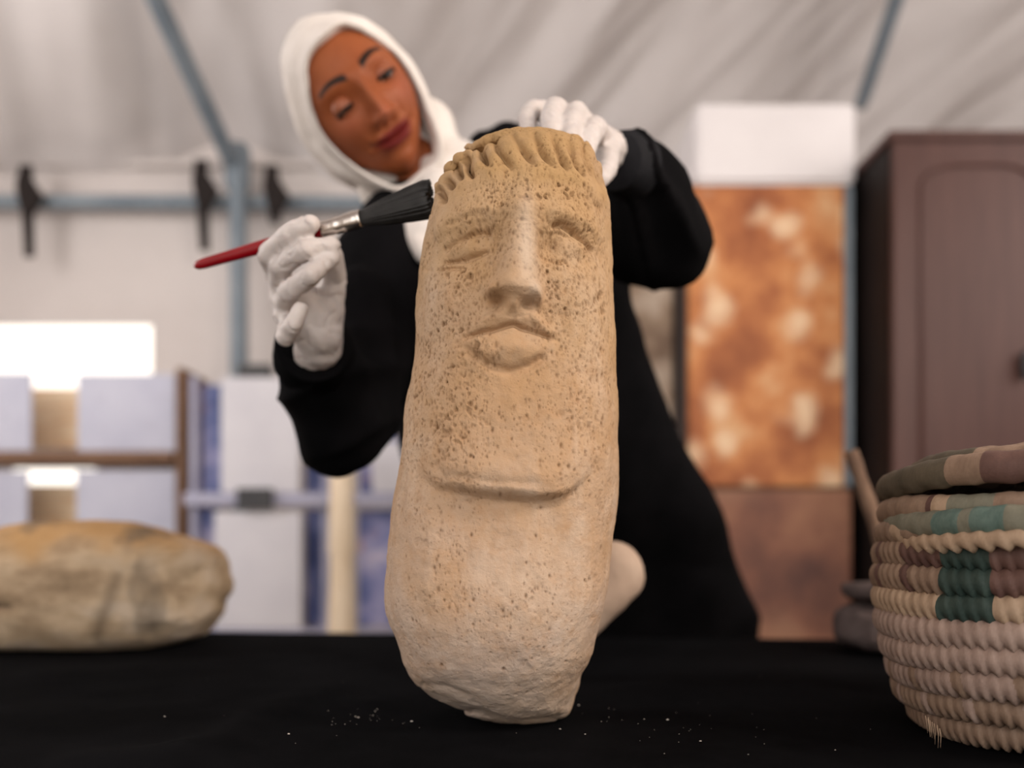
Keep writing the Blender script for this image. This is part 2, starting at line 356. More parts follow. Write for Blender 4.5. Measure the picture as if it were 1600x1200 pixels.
# ------------------------------------------------------------------ shelves and cards on the left
YS = 3.40
def sheet(name, px0, py0, px1, py1, Y, mat, label, cat, group=None, th=.012, lean=0.0):
    a, b = P(px0, py0, Y), P(px1, py1, Y); bm = bmesh.new()
    add_box(bm, (a.x, Y-th/2, b.z), (b.x, Y+th/2, a.z), .002)
    for v in bm.verts: v.co.y += lean*(v.co.z-b.z)
    o = obj(name, bm, mat, None, False); return tag(o, label, cat, group)
def sketch_card(name):
    m = N(name, .7, .2); base = m.ramp(m.noise(5, 3), [(.3, (.50, .51, .62)), (.7, (.57, .58, .68))])
    return m, base
m, base = sketch_card('card_with_faint_drawings')
v = m.noise(16, 2, .5, (1, 1, .8)); m.color(m.mix(m.ramp(v, [(.60, (0, 0, 0)), (.74, (.5, .5, .5))]), base, (.45, .45, .55))); M['card'] = m.m
root = empty('shelf_rack', P(150, 850, YS), 'brown wooden shelf rack holding white cards before the sunlit gap', 'shelf')
root.location.z = 0
fx0, fx1 = wx(-120, YS), wx(290, YS)
zt = wz(576, YS)
for px in (-110, 284): box('upright', (wx(px, YS)-.016, YS-.02, 0), (wx(px, YS)+.016, YS+.26, zt), M['brownwood'], root)
for i, py in enumerate((706, 872, 1040)):
    z = wz(py, YS); box('shelf_board', (fx0+.045, YS-.02, z-.045), (fx1-.045, YS+.26, z), M['brownwood'], root)
for py0, py1 in ((588, 700), (757, 862)):
    for k in range(6):    # slats between the cards, sunlight put into their colour
        a = P(52, py0+(py1-py0)*k/6+1, YS+.20); b = P(120, py0+(py1-py0)*(k+1)/6-1.5, YS+.20)
        if abs(py0-588) < 1 and k < 1: continue
        box('back_slat', (a.x-.16, YS+.19, b.z), (b.x+.14, YS+.205, a.z), M['warmwood'], root, .002)
def on_shelf(px0, py0, px1, zy, label): return sheet('card', px0, py0, px1, zy, YS+.02, M['card'], label, 'card', 'white cards on the brown rack')
on_shelf(-90, 583, 50, 705, 'white card at the left end of the upper brown shelf, cut by the frame')
on_shelf(122, 585, 275, 705, 'wide white card on the upper brown shelf beside the upright')
on_shelf(-90, 736, 44, 871, 'white card at the left end of the lower brown shelf, cut by the frame')
on_shelf(120, 735, 275, 871, 'wide white card on the lower brown shelf behind the big rock')
# display stand with blue prints
YD = 3.15
root = empty('display_stand', (wx(450, YD), YD+.1, 0), 'lilac metal display stand with blue prints left of the carved stone', 'stand')
def dbox(nm, px0, py0, px1, py1, y0, y1, mat, bev=.003):
    a, b = P(px0, py0, YD), P(px1, py1, YD); return box(nm, (a.x, YD+y0, b.z), (b.x, YD+y1, a.z), mat, root, bev)
for px in (297, 505, 640): dbox('upright', px-5, 585, px+5, 850+.901*F/YD, .03, .06, M['lilac'])
for a, b in ((770, 790), (983, 998)): dbox('rail', 290, a, 650, b, -.02, .028, M['lilac'])
dbox('print_panel', 304, 596, 342, 768, .07, .08, M['blueprint']); dbox('print_panel', 470, 600, 512, 768, .07, .08, M['blueprint'])
dbox('print_panel', 556, 680, 640, 768, .07, .08, M['blueprint']); dbox('print_panel', 300, 792, 336, 985, .07, .08, M['blueprint'])
dbox('print_panel', 470, 794, 514, 982, .07, .08, M['blueprint']); dbox('print_panel', 554, 794, 640, 982, .07, .08, M['blueprint'])
dbox('clamp', 376, 764, 430, 797, -.05, -.024, M['dark'])
sheet('poster', 346, 590, 468, 769, YD-.01, M['white'], 'upright white poster on the upper rail of the lilac stand', 'poster', 'white posters on the lilac stand')
sheet('poster', 336, 799, 471, 982, YD-.01, M['white'], 'larger white poster below the dark clamp, on the lower rail', 'poster', 'white posters on the lilac stand')
sheet('poster', 582, 690, 640, 769, YD-.01, M['white'], 'white poster corner showing between the elbow and the carved stone', 'poster')
# pale turned post
bm = bmesh.new(); b0 = P(534, 745, 3.0); tube(bm, [(b0.x, 3.0, z) for z in (0, .03, .05, .5, wz(990, 3), wz(900, 3), wz(870, 3), wz(860, 3), wz(790, 3), wz(700, 3), wz(690, 3))], [.07, .07, .055, .052, .052, .042, .042, .048, .044, .040, .02], 24)
tag(obj('wooden_post', bm, M['palewood']), 'pale turned wooden post below the elbow, before the blue prints', 'post')
# foot clamp at the end of the upright post
dk = sheet('junction_box', 374, 571, 424, 590, 3.735, M['dark'], 'small dark box on the tent post above the upright white poster', 'box', th=.06)

# ------------------------------------------------------------------ cabinets on the right
YC = 2.60
root = empty('patterned_cabinet', (wx(1200, YC), YC+.2, 0), 'tall cabinet with orange marbled doors under the white box', 'cabinet')
x0, x1 = wx(1072, YC), wx(1334, YC); zt = wz(284, YC)
box('body', (x0, YC+.02, 0), (x1, YC+.42, zt), M['brownwood'], root)
box('door', (x0+.006, YC, wz(760, YC)), (x1-.03, YC+.019, zt-.012), M['mottle'], root, .006)
box('drawer_front', (x0+.006, YC, .06), (x1-.006, YC+.019, wz(766, YC)), M['mottle_low'], root, .006)
box('stile', (x1-.027, YC, wz(760, YC)), (x1-.002, YC+.019, zt-.012), M['pole'], root, .002)
root = empty('patterned_cabinet', (wx(1000, YC), YC+.25, 0), 'dull grey-brown marbled cabinet showing between the bent elbow and the orange cabinet', 'cabinet')
xa, xb = wx(880, YC), wx(1060, YC); zl = wz(420, YC)
box('body', (xa, YC+.04, 0), (xb, YC+.42, zl), M['darkwood'], root)
box('door', (xa+.01, YC+.02, wz(700, YC)), (xb-.012, YC+.039, zl-.01), M['mottle_grey'], root, .005)
box('door', (xa+.01, YC+.02, .06), (xb-.012, YC+.039, wz(704, YC)), M['mottle_low'], root, .005)
box('stile', (xb+.002, YC+.0, 0), (x0-.002, YC+.40, wz(400, YC)), M['darkwood'], root, .002)
o = box('white_box', (wx(1088, YC), YC+.01, zt), (wx(1340, YC), YC+.33, wz(158, YC)), M['whitebox'], None, .012); tag(o, 'plain white box on top of the orange marbled cabinet', 'box')
YA = 2.40
root = empty('wardrobe', (wx(1600, YA), YA+.25, 0), 'dark brown wooden wardrobe with a carved arched door at the right edge', 'wardrobe')
xa = wx(1394, YA); zt = wz(203, YA)
box('body', (xa, YA+.022, .0), (xa+1.0, YA+.55, zt-.03), M['wardrobe_side'], root, .003)
box('cornice', (xa-.012, YA-.004, zt-.03), (xa+1.01, YA+.56, zt), M['wardrobe'], root, .006)
box('door', (xa+.004, YA, .08), (xa+.498, YA+.021, zt-.034), M['wardrobe'], root, .003)
box('door', (xa+.502, YA, .08), (xa+.998, YA+.021, zt-.034), M['wardrobe'], root, .003)
def arch(xl, xr, zb, ztp):
    bm = bmesh.new(); pts = []
    w_ = xr-xl; sh = .07
    pts += [(xl, zb), (xl, ztp-sh)]
    for k in range(9): t = k/8*math.pi/2; pts.append((xl+.10*(1-math.cos(t)), ztp-sh+sh*math.sin(t)))
    for k in range(9): t = (1-k/8)*math.pi/2; pts.append((xr-.10*(1-math.cos(t)), ztp-sh+sh*math.sin(t)))
    pts += [(xr, ztp-sh), (xr, zb), (xl, zb)]
    q = []
    for p in pts:
        if not q or math.hypot(p[0]-q[-1][0], p[1]-q[-1][1]) > 1e-5: q.append(p)
    tube(bm, [(x, YA-.002, z) for x, z in q], [.007]*len(q), 8); return bm
d1, d2 = [c for c in root.children if c.name.startswith('door')][-2:]
for d_, ox in ((d1, 0), (d2, .5)):
    o = obj('moulding', arch(xa+.085+ox, xa+.415+ox, .30, zt-.10), M['wardrobe']); o.parent = d_
bm = bmesh.new(); ball(bm, (wx(1596, YA), YA-.02, wz(572, YA)), (.012, .02, .045)); o = obj('handle', bm, M['dark']); o.parent = d1

# ------------------------------------------------------------------ table and black cloth
ang = -math.atan2(.19, 1.67); ca, sa = math.cos(ang), math.sin(ang)
def tb(x, y): c = Vector((0, .82)); return (c.x+x*ca-y*sa, c.y+x*sa+y*ca)   # table frame: x along, y across (+-.5)
root = empty('folding_table', (0, .82, 0), 'table hidden under the black cloth, carrying the stones and basket', 'table')
TH = .535; TL = 1.25
def tbox(nm, x0, x1, y0, y1, z0, z1, mat):
    bm = bmesh.new(); add_box(bm, (x0, y0, z0), (x1, y1, z1), .004)
    for v in bm.verts: v.co.x, v.co.y = tb(v.co.x, v.co.y)
    return part(nm, bm, mat, root, False)
tbox('tabletop', -TL, TL, -TH, TH, TT-.04, TT-.004, M['brownwood'])
for x in (-TL+.08, TL-.08):
    for y in (-TH+.06, TH-.06): tbox('leg', x-.02, x+.02, y-.02, y+.02, 0, TT-.042, M['pole'])
# cloth: top surface with folds, then a drop on all four sides
n, mm = 300, 520; drop = .60
def prof(t, half):   # arc length from the centre to (offset, height drop)
    s = np.sign(t); a = abs(t); over = np.clip(a-half, 0, None); return s*(np.minimum(a, half)+.012*(1-np.exp(-over/.01))+.03*over), over
ty = np.linspace(-(TH+.008)-drop, TH+.008+drop, n); tx = np.linspace(-(TL+.008)-drop, TL+.008+drop, mm)
ox, dx_ = prof(tx, TL+.008); oy, dy_ = prof(ty, TH+.008)
X, Y = np.meshgrid(ox, oy); DX, DY = np.meshgrid(dx_, dy_)
D = np.maximum(DX, DY); WX = X*ca-Y*sa; WY = .82+X*sa+Y*ca
Z = TT+.0006-np.clip(D-.006, 0, None)
top = sstep(.02, 0, D)
PXp = 800+WX*F/np.clip(WY, .2, 9); PYp = HZ+(CZ-TT)*F/np.clip(WY, .2, 9)
fold = np.zeros_like(Z)
for pts, hgt, wd in (([(200, 1215), (330, 1172), (400, 1125), (480, 1094), (560, 1085)], .006, 22), ([(330, 1178), (200, 1190), (60, 1196)], .004, 16),
                     ([(940, 1078), (1100, 1082), (1300, 1068)], .003, 14), ([(480, 1094), (600, 1108), (640, 1112)], .003, 12), ([(0, 1062), (200, 1052), (340, 1042)], .0035, 12)):
    d, t = polyd(PXp, PYp, pts); fold += hgt*np.exp(-(d/wd)**2)*sstep(0, .15, t)*sstep(1, .8, t)
keep = np.ones_like(Z)
for cx, cy, r in ((0.0, .70, .13), (-.60, 1.30, .30), (.446, .665, .24), (.55, 1.20, .24), (.09, .98, .10)): keep *= sstep(r*.75, r*1.2, np.hypot(WX-cx, WY-cy))
Z = Z+top*keep*(fold+.0012*(fbm(np.stack([WX, WY, Z*0], -1), .09, 3, 4)+1))
side = sstep(.03, .3, D); wav = .018*np.sin((WX+WY)*34+2*vnoise(np.stack([WX, WY, Z*0], -1), .3, 6))*side
nx_ = np.where(DX >= DY, np.sign(X), 0); ny_ = np.where(DY > DX, np.sign(Y), 0)
WX = WX+(nx_*ca-ny_*sa)*(wav*.6+.004*side); WY = WY+(nx_*sa+ny_*ca)*(wav*.6+.004*side)
o = obj('tablecloth', grid_mesh('tablecloth', np.stack([WX, WY, Z], -1)), M['cloth']); tag(o, 'black cloth draped over the table under the stones and the basket', 'tablecloth')

# ------------------------------------------------------------------ the carved stone
SIL = np.array([(197, 832, 838), (199, 800, 866), (206, 765, 905), (220, 735, 925), (240, 717, 938), (260, 700, 945), (290, 685, 952), (320, 675, 956), (350, 667, 957), (400, 660, 959), (450, 655, 960),
 (500, 650, 960), (560, 643, 961), (620, 634, 962), (680, 627, 964), (740, 620, 965), (800, 612, 963), (850, 607, 960), (900, 602, 953), (940, 601, 945), (960, 603, 940), (980, 608, 936),
 (1000, 616, 930), (1020, 622, 926), (1040, 627, 919), (1060, 636, 910), (1080, 650, 903), (1100, 680, 897), (1120, 720, 888), (1132, 750, 870), (1139, 790, 830)], float)
Y0 = .69
nr, na = 900, 700
tq = np.linspace(0, 1, nr); z_top = CZ+(HZ-205)*.69/F; z_bot = TT+.0012
zr = z_bot+(z_top-z_bot)*(.5-.5*np.cos(np.pi*(tq*.86+.07)) - (.5-.5*math.cos(math.pi*.07)))/(math.cos(math.pi*.07))
zr = z_bot+(z_top-z_bot)*(zr-zr[0])/(zr[-1]-zr[0])
th = np.linspace(0, 1, na, endpoint=False)
phi = 2*np.pi*th + .55*np.sin(2*np.pi*th)    # fewer points at the back; 0 = back (+Y), pi = front
phi = 2*np.pi*th + 0.0
phi = phi + .58*np.sin(phi)
rowpy = HZ-(zr-CZ)*F/Y0
XL = (np.interp(rowpy, SIL[:, 0], SIL[:, 1])-800)*Y0/F; XR = (np.interp(rowpy, SIL[:, 0], SIL[:, 2])-800)*Y0/F
def build_base(XL, XR):
    cx = (XL+XR)/2; a = (XR-XL)/2
    u = (zr-z_bot)/(z_top-z_bot)
    bot = np.sqrt(np.clip(1-(1-np.clip(u/.16, 0, 1))**2, 0, 1))*.80+.20; tp = np.clip(1-(1-np.clip((1-u)/.21, 0, 1))**2, .0, 1)**.62*.97+.03
    b = .086*bot*tp
    yc = Y0+.022*(1-sstep(0, .22, u))
    e = 2/2.35
    cs, sn = np.cos(phi), np.sin(phi)
    X = cx[:, None]+a[:, None]*(np.sign(sn)*abs(sn)**e)[None, :]; Yy = yc[:, None]+b[:, None]*(np.sign(cs)*abs(cs)**e)[None, :]
    return np.stack([X, Yy, np.broadcast_to(zr[:, None], X.shape)], -1)
def proj(V): return 800+V[..., 0]*F/V[..., 1], HZ-(V[..., 2]-CZ)*F/V[..., 1]
for it in range(12):
    V = build_base(XL, XR); px, py = proj(V)
    z_new = z_top+.8*(py.min()-203.5)*Y0/F; zr = z_bot+(zr-z_bot)*(z_new-z_bot)/(z_top-z_bot); z_top = z_new
    yb = np.arange(200, 1138, 4.0); L = np.full(len(yb), 1e9); R = np.full(len(yb), -1e9)
    k = np.clip(((py-198)/4).astype(int), 0, len(yb)-1); np.minimum.at(L, k.ravel(), px.ravel()); np.maximum.at(R, k.ravel(), px.ravel())
    ok = L < 1e8; L = np.interp(yb, yb[ok], L[ok]); R = np.interp(yb, yb[ok], R[ok])
    eL = np.interp(yb, SIL[:, 0], SIL[:, 1])-L; eR = np.interp(yb, SIL[:, 0], SIL[:, 2])-R
    il = px.argmin(1); ir = px.argmax(1); rr = np.arange(nr)
    mid = (XL+XR)/2
    XL = np.minimum(XL+.7*np.interp(py[rr, il], yb, eL)*Y0/F, mid-.004); XR = np.maximum(XR+.7*np.interp(py[rr, ir], yb, eR)*Y0/F, mid+.004)
    kk = np.ones(9)/9; XL = np.convolve(np.pad(XL, 4, 'edge'), kk, 'valid'); XR = np.convolve(np.pad(XR, 4, 'edge'), kk, 'valid')
def smo(a, n): kk = np.hanning(n+2)[1:-1]; kk /= kk.sum(); return np.convolve(np.pad(a, n//2, 'edge'), kk, 'valid')
wS = sstep(.11, .03, (zr-z_bot)/(z_top-z_bot)); XL = XL*(1-wS)+smo(XL, 61)*wS; XR = XR*(1-wS)+smo(XR, 61)*wS
V = build_base(XL, XR)
# round the crown: bring each column of the dome to the arch of the head
ox_ = [640, 667, 675, 685, 700, 717, 735, 765, 800, 833, 866, 905, 925, 938, 945, 952, 956, 990]; oy_ = [380, 348, 321, 293, 266, 246, 229, 216, 208, 206, 208, 220, 238, 262, 284, 306, 332, 390]
wz_ = sstep(CZ+(HZ-400)*Y0/F, z_top, V[..., 2])**.8
for it in range(14):
    px, py = proj(V); xb = np.arange(660, 960, 5.0); kx = np.clip(((px-657.5)/5).astype(int), 0, len(xb)-1); Tm = np.full(len(xb), 1e9)
    np.minimum.at(Tm, kx.ravel(), py.ravel()); er = np.interp(xb, ox_, oy_)-Tm; er = np.convolve(np.pad(er, 2, 'edge'), np.ones(5)/5, 'valid')
    er = np.clip(er, -60, 60); V[..., 2] -= .6*np.interp(px, xb, er)*Y0/F*wz_
px, py = proj(V)
# outward normals
du = np.roll(V, -1, 1)-np.roll(V, 1, 1); dv = np.gradient(V, axis=0); Nn = np.cross(du, dv); Nn /= np.linalg.norm(Nn, axis=-1, keepdims=True)+1e-12
cen = V.mean(1, keepdims=True); sgn = np.sign(((V-cen)*Nn).sum(-1, keepdims=True)); Nn = Nn*np.where(sgn == 0, 1, sgn)
front = sstep(.02, .35, -Nn[..., 1])
X_, Y_ = px, py
H = np.zeros_like(px)
# hair cap and locks
hl = np.interp(X_, [650, 680, 700, 722, 760, 796, 850, 901, 930, 946, 960], [330, 318, 300, 287, 281, 279, 280, 288, 300, 315, 330])
hair = sstep(17, -13, Y_-hl+11*vnoise(V, .014, 91)); H += .0030*hair
grooves = [[(703, 285), (712, 300)], [(714, 258), (726, 288)], [(728, 240), (735, 268), (742, 284)], [(747, 220), (756, 246), (770, 272)], [(769, 210), (782, 243), (805, 273)], [(797, 203), (813, 236), (842, 269)],
           [(832, 205), (843, 236), (870, 270)], [(860, 210), (876, 245), (890, 275)], [(888, 222), (902, 258), (914, 284)], [(912, 240), (930, 283)], [(930, 256), (944, 298)], [(690, 300), (697, 322)]]
gmask = np.zeros_like(H)
for g in grooves:
    g = [(1.6*g[0][0]-.6*g[1][0], 1.6*g[0][1]-.6*g[1][1]-6)]+g
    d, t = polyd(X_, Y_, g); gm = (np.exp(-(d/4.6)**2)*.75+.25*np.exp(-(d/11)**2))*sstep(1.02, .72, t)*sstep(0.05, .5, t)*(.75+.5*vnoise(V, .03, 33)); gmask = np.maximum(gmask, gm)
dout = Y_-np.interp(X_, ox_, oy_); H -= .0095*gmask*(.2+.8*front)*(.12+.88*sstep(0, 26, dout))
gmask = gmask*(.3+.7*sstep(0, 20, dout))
H += .0012*hair*vnoise(V, .012, 31)+.0015*hair*vnoise(V, .028, 35)
# brow, sockets, eyes
H += .0035*np.exp(-((Y_-np.interp(X_, [670, 700, 740, 775, 840, 880, 915, 945], [372, 350, 334, 330, 330, 334, 348, 372]))/13)**2)*sstep(955, 930, X_)*sstep(668, 690, X_)
H -= .0080*gs(X_, Y_, 729, 390, 44, 26); H -= .0085*gs(X_, Y_, 892, 386, 44, 28)
H += .0070*gs(X_, Y_, 726, 386, 34, 15); H += .0070*gs(X_, Y_, 900, 386, 28, 16)
H -= .0060*gs(X_, Y_, 860, 384, 15, 20); H -= .0040*gs(X_, Y_, 764, 372, 12, 22)
def carve(pts, dep, wd, soft=.12):
    global H
    d, t = polyd(X_, Y_, pts); H -= dep*np.exp(-(d/wd)**2)*np.clip(sstep(0, soft, t)*sstep(1, 1-soft, t)+.25, 0, 1)
carve([(692, 392), (704, 380), (722, 370), (742, 364), (770, 361)], .0044, 4.0); carve([(688, 411), (705, 407), (722, 404), (745, 397), (764, 388)], .0042, 3.6)
carve([(686, 422), (704, 419), (724, 418)], .0032, 3.4); carve([(700, 354), (724, 342), (764, 334)], .0018, 5)
carve([(860, 353), (878, 350), (897, 360), (916, 375), (936, 396)], .0055, 4.2); carve([(858, 366), (875, 362), (895, 370), (912, 384)], .0016, 3)
carve([(848, 402), (866, 409), (890, 407)], .0026, 4); carve([(846, 360), (843, 380), (846, 404)], .0034, 5)
# nose
hn = np.interp(Y_, [285, 310, 340, 370, 420, 450, 464, 474, 484, 494], [0, .0040, .0095, .0130, .0170, .0205, .0205, .0150, .006, 0]); xr_ = np.interp(Y_, [290, 400, 480], [819, 811, 806])
wl = np.interp(Y_, [290, 330, 400, 440, 470, 485], [20, 27, 31, 35, 39, 30]); wr = np.interp(Y_, [290, 330, 400, 440, 470, 485], [20, 24, 29, 32, 36, 28])
dxn = (X_-xr_); wn = np.where(dxn < 0, wl, wr)
hn = np.interp(Y_+.22*abs(dxn)*sstep(430, 470, Y_), [285, 310, 340, 370, 420, 448, 462, 474, 486, 499], [0, .0045, .0105, .0135, .0165, .0190, .0185, .0140, .0065, 0])
H += hn*(.78*np.exp(-(abs(dxn)/wn)**3.6)+.22*np.exp(-(abs(dxn)/(wn*.6))**2))
H += .0045*gs(X_, Y_, 800, 456, 24, 16)
H += .0070*gs(X_, Y_, 837, 463, 9, 13)+.0055*gs(X_, Y_, 769, 457, 9, 13)
H -= .0130*gs(X_, Y_, 776, 471, 14, 9); H -= .0065*gs(X_, Y_, 824, 479, 9, 6); H += .004*gs(X_, Y_, 801, 484, 7, 8)+.005*gs(X_, Y_, 841, 474, 5, 9); H += .0022*vnoise(V, .009, 99)*gs(X_, Y_, 803, 474, 40, 16)
# mouth
H += .0052*np.exp(-((Y_-np.interp(X_, [735, 775, 800, 830, 865], [513, 495, 498, 497, 519]))/12)**2)*sstep(728, 765, X_)*sstep(872, 835, X_)
H += .0008*vnoise(V, .006, 98)*gs(X_, Y_, 800, 520, 80, 60); H += .0070*gs(X_, Y_, 797, 546, 58, 22)*sstep(590, 570, Y_)
H += .0030*gs(X_, Y_, 800, 530, 90, 50)
carve([(727, 529), (748, 521), (770, 517), (792, 510), (803, 508), (815, 514), (840, 521), (870, 533)], .0056, 3.6)
carve([(722, 538), (742, 557), (770, 573), (797, 581), (830, 570), (856, 553)], .0038, 7)
carve([(745, 503), (768, 487), (788, 484)], .0018, 5); carve([(838, 490), (860, 508)], .0014, 5)
H -= .0022*gs(X_, Y_, 802, 490, 5, 8)
# cheeks and the long chin that ends in an undercut
H += .0020*gs(X_, Y_, 700, 460, 35, 50)+.0020*gs(X_, Y_, 900, 460, 35, 50)
jx = [600, 640, 657, 677, 725, 783, 841, 890, 918, 940, 970]; jy = [690, 712, 738, 757, 766, 775, 778, 770, 745, 715, 695]
jd = Y_-np.interp(X_, jx, jy); lat = sstep(635, 740, X_)*sstep(945, 850, X_)
H -= .0120*lat*sstep(-11, 19, jd+6*vnoise(V, .03, 77))*(1-.55*sstep(10, 210, jd))
H += .0042*lat*np.exp(-((jd+34)/34)**2)
H -= .0022*lat*np.exp(-((jd-6)/7)**2)
H -= .0035*gs(X_, Y_, 698, 678, 7, 6)
carve([(690, 700), (684, 730), (700, 752)], .0016, 6); carve([(700, 742), (760, 752), (850, 757)], .0012, 7); carve([(660, 420), (655, 560), (650, 700)], .0010, 12)
carve([(668, 300), (672, 380), (664, 430)], .0020, 8)
H *= front*.999+.001
# broken foot, chips
lowr = sstep(1000, 1080, Y_)*sstep(1136, 1105, Y_); H += lowr*.0016*fbm(V, .03, 3, 51)
H -= .004*gs(X_, Y_, 655, 960, 30, 30)*.4
carve([(650, 1072), (690, 1082), (735, 1104)], .0014, 7)
# grain
H += .0022*fbm(V, .075, 3, 11)+.00055*fbm(V, .011, 3, 21)
H += .0007*vnoise(V*np.array([1, 1, .25]), .009, 27)*sstep(560, 640, Y_)*sstep(1050, 900, Y_)
# pits: thousands of pores, densest on the worn face
pit_and_shade = np.zeros_like(H)
dens = (.25+1.0*np.exp(-((Y_-430)/190)**2)+.25*np.exp(-((Y_-690)/70)**2)*sstep(900, 640, X_))*sstep(1060, 900, Y_)+.05
dens *= sstep(-.55, .45, fbm(V, .045, 3, 61)+.15)*(1-.6*hair)
dens *= (1-.75*gs(X_, Y_, 812, 410, 16, 60))*(1-.8*gs(X_, Y_, 728, 388, 46, 32))
prob = dens*(.1+.9*front); cum = np.cumsum(prob.ravel()); NP = 8500
idx = np.searchsorted(cum, rng.random(NP)*cum[-1])
row_h = np.abs(np.gradient(zr))
for q in idx:
    i, j = divmod(int(q), na); r = .00036+.0009*rng.random()**4; el = 1+.9*rng.random()
    i0 = max(i-int(2.6*r*el/max(row_h[i], 2e-4))-1, 0); i1 = min(i+int(2.6*r*el/max(row_h[i], 2e-4))+2, nr)
    j0 = max(j-7, 0); j1 = min(j+8, na)
    Q = V[i0:i1, j0:j1]-V[i, j]; d2 = (Q[..., 0]**2+Q[..., 1]**2)/r**2+(Q[..., 2]/(r*el))**2; g = np.exp(-d2)
    pit_and_shade[i0:i1, j0:j1] = np.maximum(pit_and_shade[i0:i1, j0:j1], g*min(1, .35+r*500*rng.random()))
ra = np.array([[.36, .48, -.80], [-.80, .60, 0], [.48, .64, .60]]); Vr = V@ra.T; Vr = Vr+.0012*np.stack([vnoise(V@ra, .004, 101), vnoise(V@ra, .004, 102), vnoise(V@ra, .004, 103)], -1)
cav = sstep(.30, .62, .6*vnoise(Vr, .0030, 81)+.6*vnoise(V@ra, .0023, 82))*sstep(.0, .5, fbm(V, .035, 2, 83)+.25)*np.clip(dens, 0, 1)*front
cav = np.maximum(cav, .9*sstep(.32, .66, .6*vnoise(Vr, .0060, 85)+.6*vnoise(V@ra, .0042, 86))*sstep(.25, .65, fbm(V, .03, 2, 87)+.3)*np.clip(dens, 0, 1)*front)
pit_and_shade = pit_and_shade*(.75+.4*vnoise(Vr, .003, 89)); H -= .0016*pit_and_shade+.0014*cav; pit_and_shade = np.clip(pit_and_shade*.95+cav*.55, 0, 1)
V = V+Nn*H[..., None]
V[..., 2] = np.maximum(V[..., 2], TT+.0012)
# close the ends
bot = np.broadcast_to(V[0].mean(0), (1, na, 3)); topc = np.broadcast_to(V[-1].mean(0)+np.array([0, 0, .0015]), (1, na, 3))
def ringin(r, c, f, dz): return (c+(r-c)*f)[None]+np.array([0, 0, dz])
caps_t = np.concatenate([ringin(V[-1], V[-1].mean(0), f, .003*(1-f*f)) for f in (.93, .85, .75, .62, .5, .38, .25, .12, .01)])
caps_b = np.concatenate([ringin(V[0], V[0].mean(0), f, 0) for f in (.01, .3, .6, .85)])
VV = np.concatenate([caps_b, V, caps_t]); me = grid_mesh('carved_stone', VV, closed_u=True)
z0 = lambda a, v=0.: np.concatenate([np.full((4, na), v), a, np.full((9, na), v)])
attr(me, 'ochre', z0(np.clip(hair*(.50+.35*fbm(V, .03, 3, 97))+.30*sstep(420, 300, Y_)+.35*sstep(1020, 480, Y_)*sstep(.0, .6, fbm(V, .07, 2, 95)+.2), 0, 1))); attr(me, 'pit_and_shade', np.clip(z0(pit_and_shade)*1.0+z0(gmask*hair)*.50+z0(gs(X_, Y_, 777, 470, 15, 9)+.3*gs(X_, Y_, 825, 477, 10, 7))*.4, 0, 1)); attr(me, 'hgt', np.clip((VV[..., 2]-TT)/(z_top-TT), 0, 1))  # pit colour also paints shade into the nostrils and darkens hair grooves
ridge = gs(X_, Y_, 822, 395, 14, 75)+.6*gs(X_, Y_, 835, 460, 10, 16)+.5*sstep(1040, 1120, Y_); attr(me, 'pale_mask', np.clip(z0(ridge*front)*.7, 0, 1))  # paler tone on nose ridge, right nostril wing and foot
bm = bmesh.new(); bm.from_mesh(me); bmesh.ops.recalc_face_normals(bm, faces=bm.faces); bm.to_mesh(me); bm.free()
print('stone proj', proj(V)[1].min(), proj(V)[1].max(), 'z', V[..., 2].min(), V[..., 2].max())
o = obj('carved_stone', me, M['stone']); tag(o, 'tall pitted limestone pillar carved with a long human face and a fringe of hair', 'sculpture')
STONE_TOP = V

# ------------------------------------------------------------------ boulder on the left
nb, mb = 220, 320
TH_, PH = np.meshgrid(np.linspace(1e-3, math.pi-1e-3, nb), np.linspace(0, 2*math.pi, mb, endpoint=False), indexing='ij')
dirs = np.stack([np.sin(TH_)*np.cos(PH), np.sin(TH_)*np.sin(PH), np.cos(TH_)], -1)
YB = 1.245; sB = YB/F
def sup(v, e): return np.sign(v)*abs(v)**e
B = np.stack([sup(dirs[..., 0], .62)*226*sB, sup(dirs[..., 1], .80)*.125, sup(dirs[..., 2], .56)*.098], -1)
B[..., 0] *= 1-.10*sstep(0, -.1, B[..., 2]); B[..., 0] *= 1-.26*sstep(.060, .085, B[..., 2]); B[..., 2] += .012*sstep(-.1, .1, B[..., 0])*0
r_ = 1+.050*fbm(B, .12, 3, 71)+.018*fbm(B*np.array([1, .7, 1.8])@np.array([[.8, 0, .6], [0, 1, 0], [-.6, 0, .8]]), .045, 4, 73); B = B*r_[..., None]
xx = B[..., 0]/sB+123; zz = B[..., 2]
cr, t = polyd(xx, -zz*F/YB, [(-20, 18), (30, 6), (60, 20), (96, 20)]); crack = np.exp(-(cr/4)**2)*(B[..., 1] < 0); B = B*(1-.03*crack[..., None])
cr2, t2 = polyd(xx, -zz*F/YB, [(245, -20), (232, 20), (210, 70)]); crack2 = np.exp(-(cr2/9)**2)*(B[..., 1] < 0)*.55; B = B*(1-.02*crack2[..., None])
cB = P(123, 910, YB); B = B+np.array(cB); zt_ = TT+.2; 
dz = B[..., 2].min(); B[..., 2] = np.maximum(B[..., 2]-dz+TT+.0015-.012, TT+.0025)
me = grid_mesh('boulder', B, closed_u=True); attr(me, 'crack', np.clip(crack+crack2, 0, 1)); attr(me, 'top', np.clip(sstep(TT+.125, TT+.165, B[..., 2]+.02*fbm(B, .05, 2, 5))*.75, 0, 1))
o = obj('boulder', me, M['boulder']); tag(o, 'broad flat-topped ochre and grey rock at the left end of the table', 'rock')
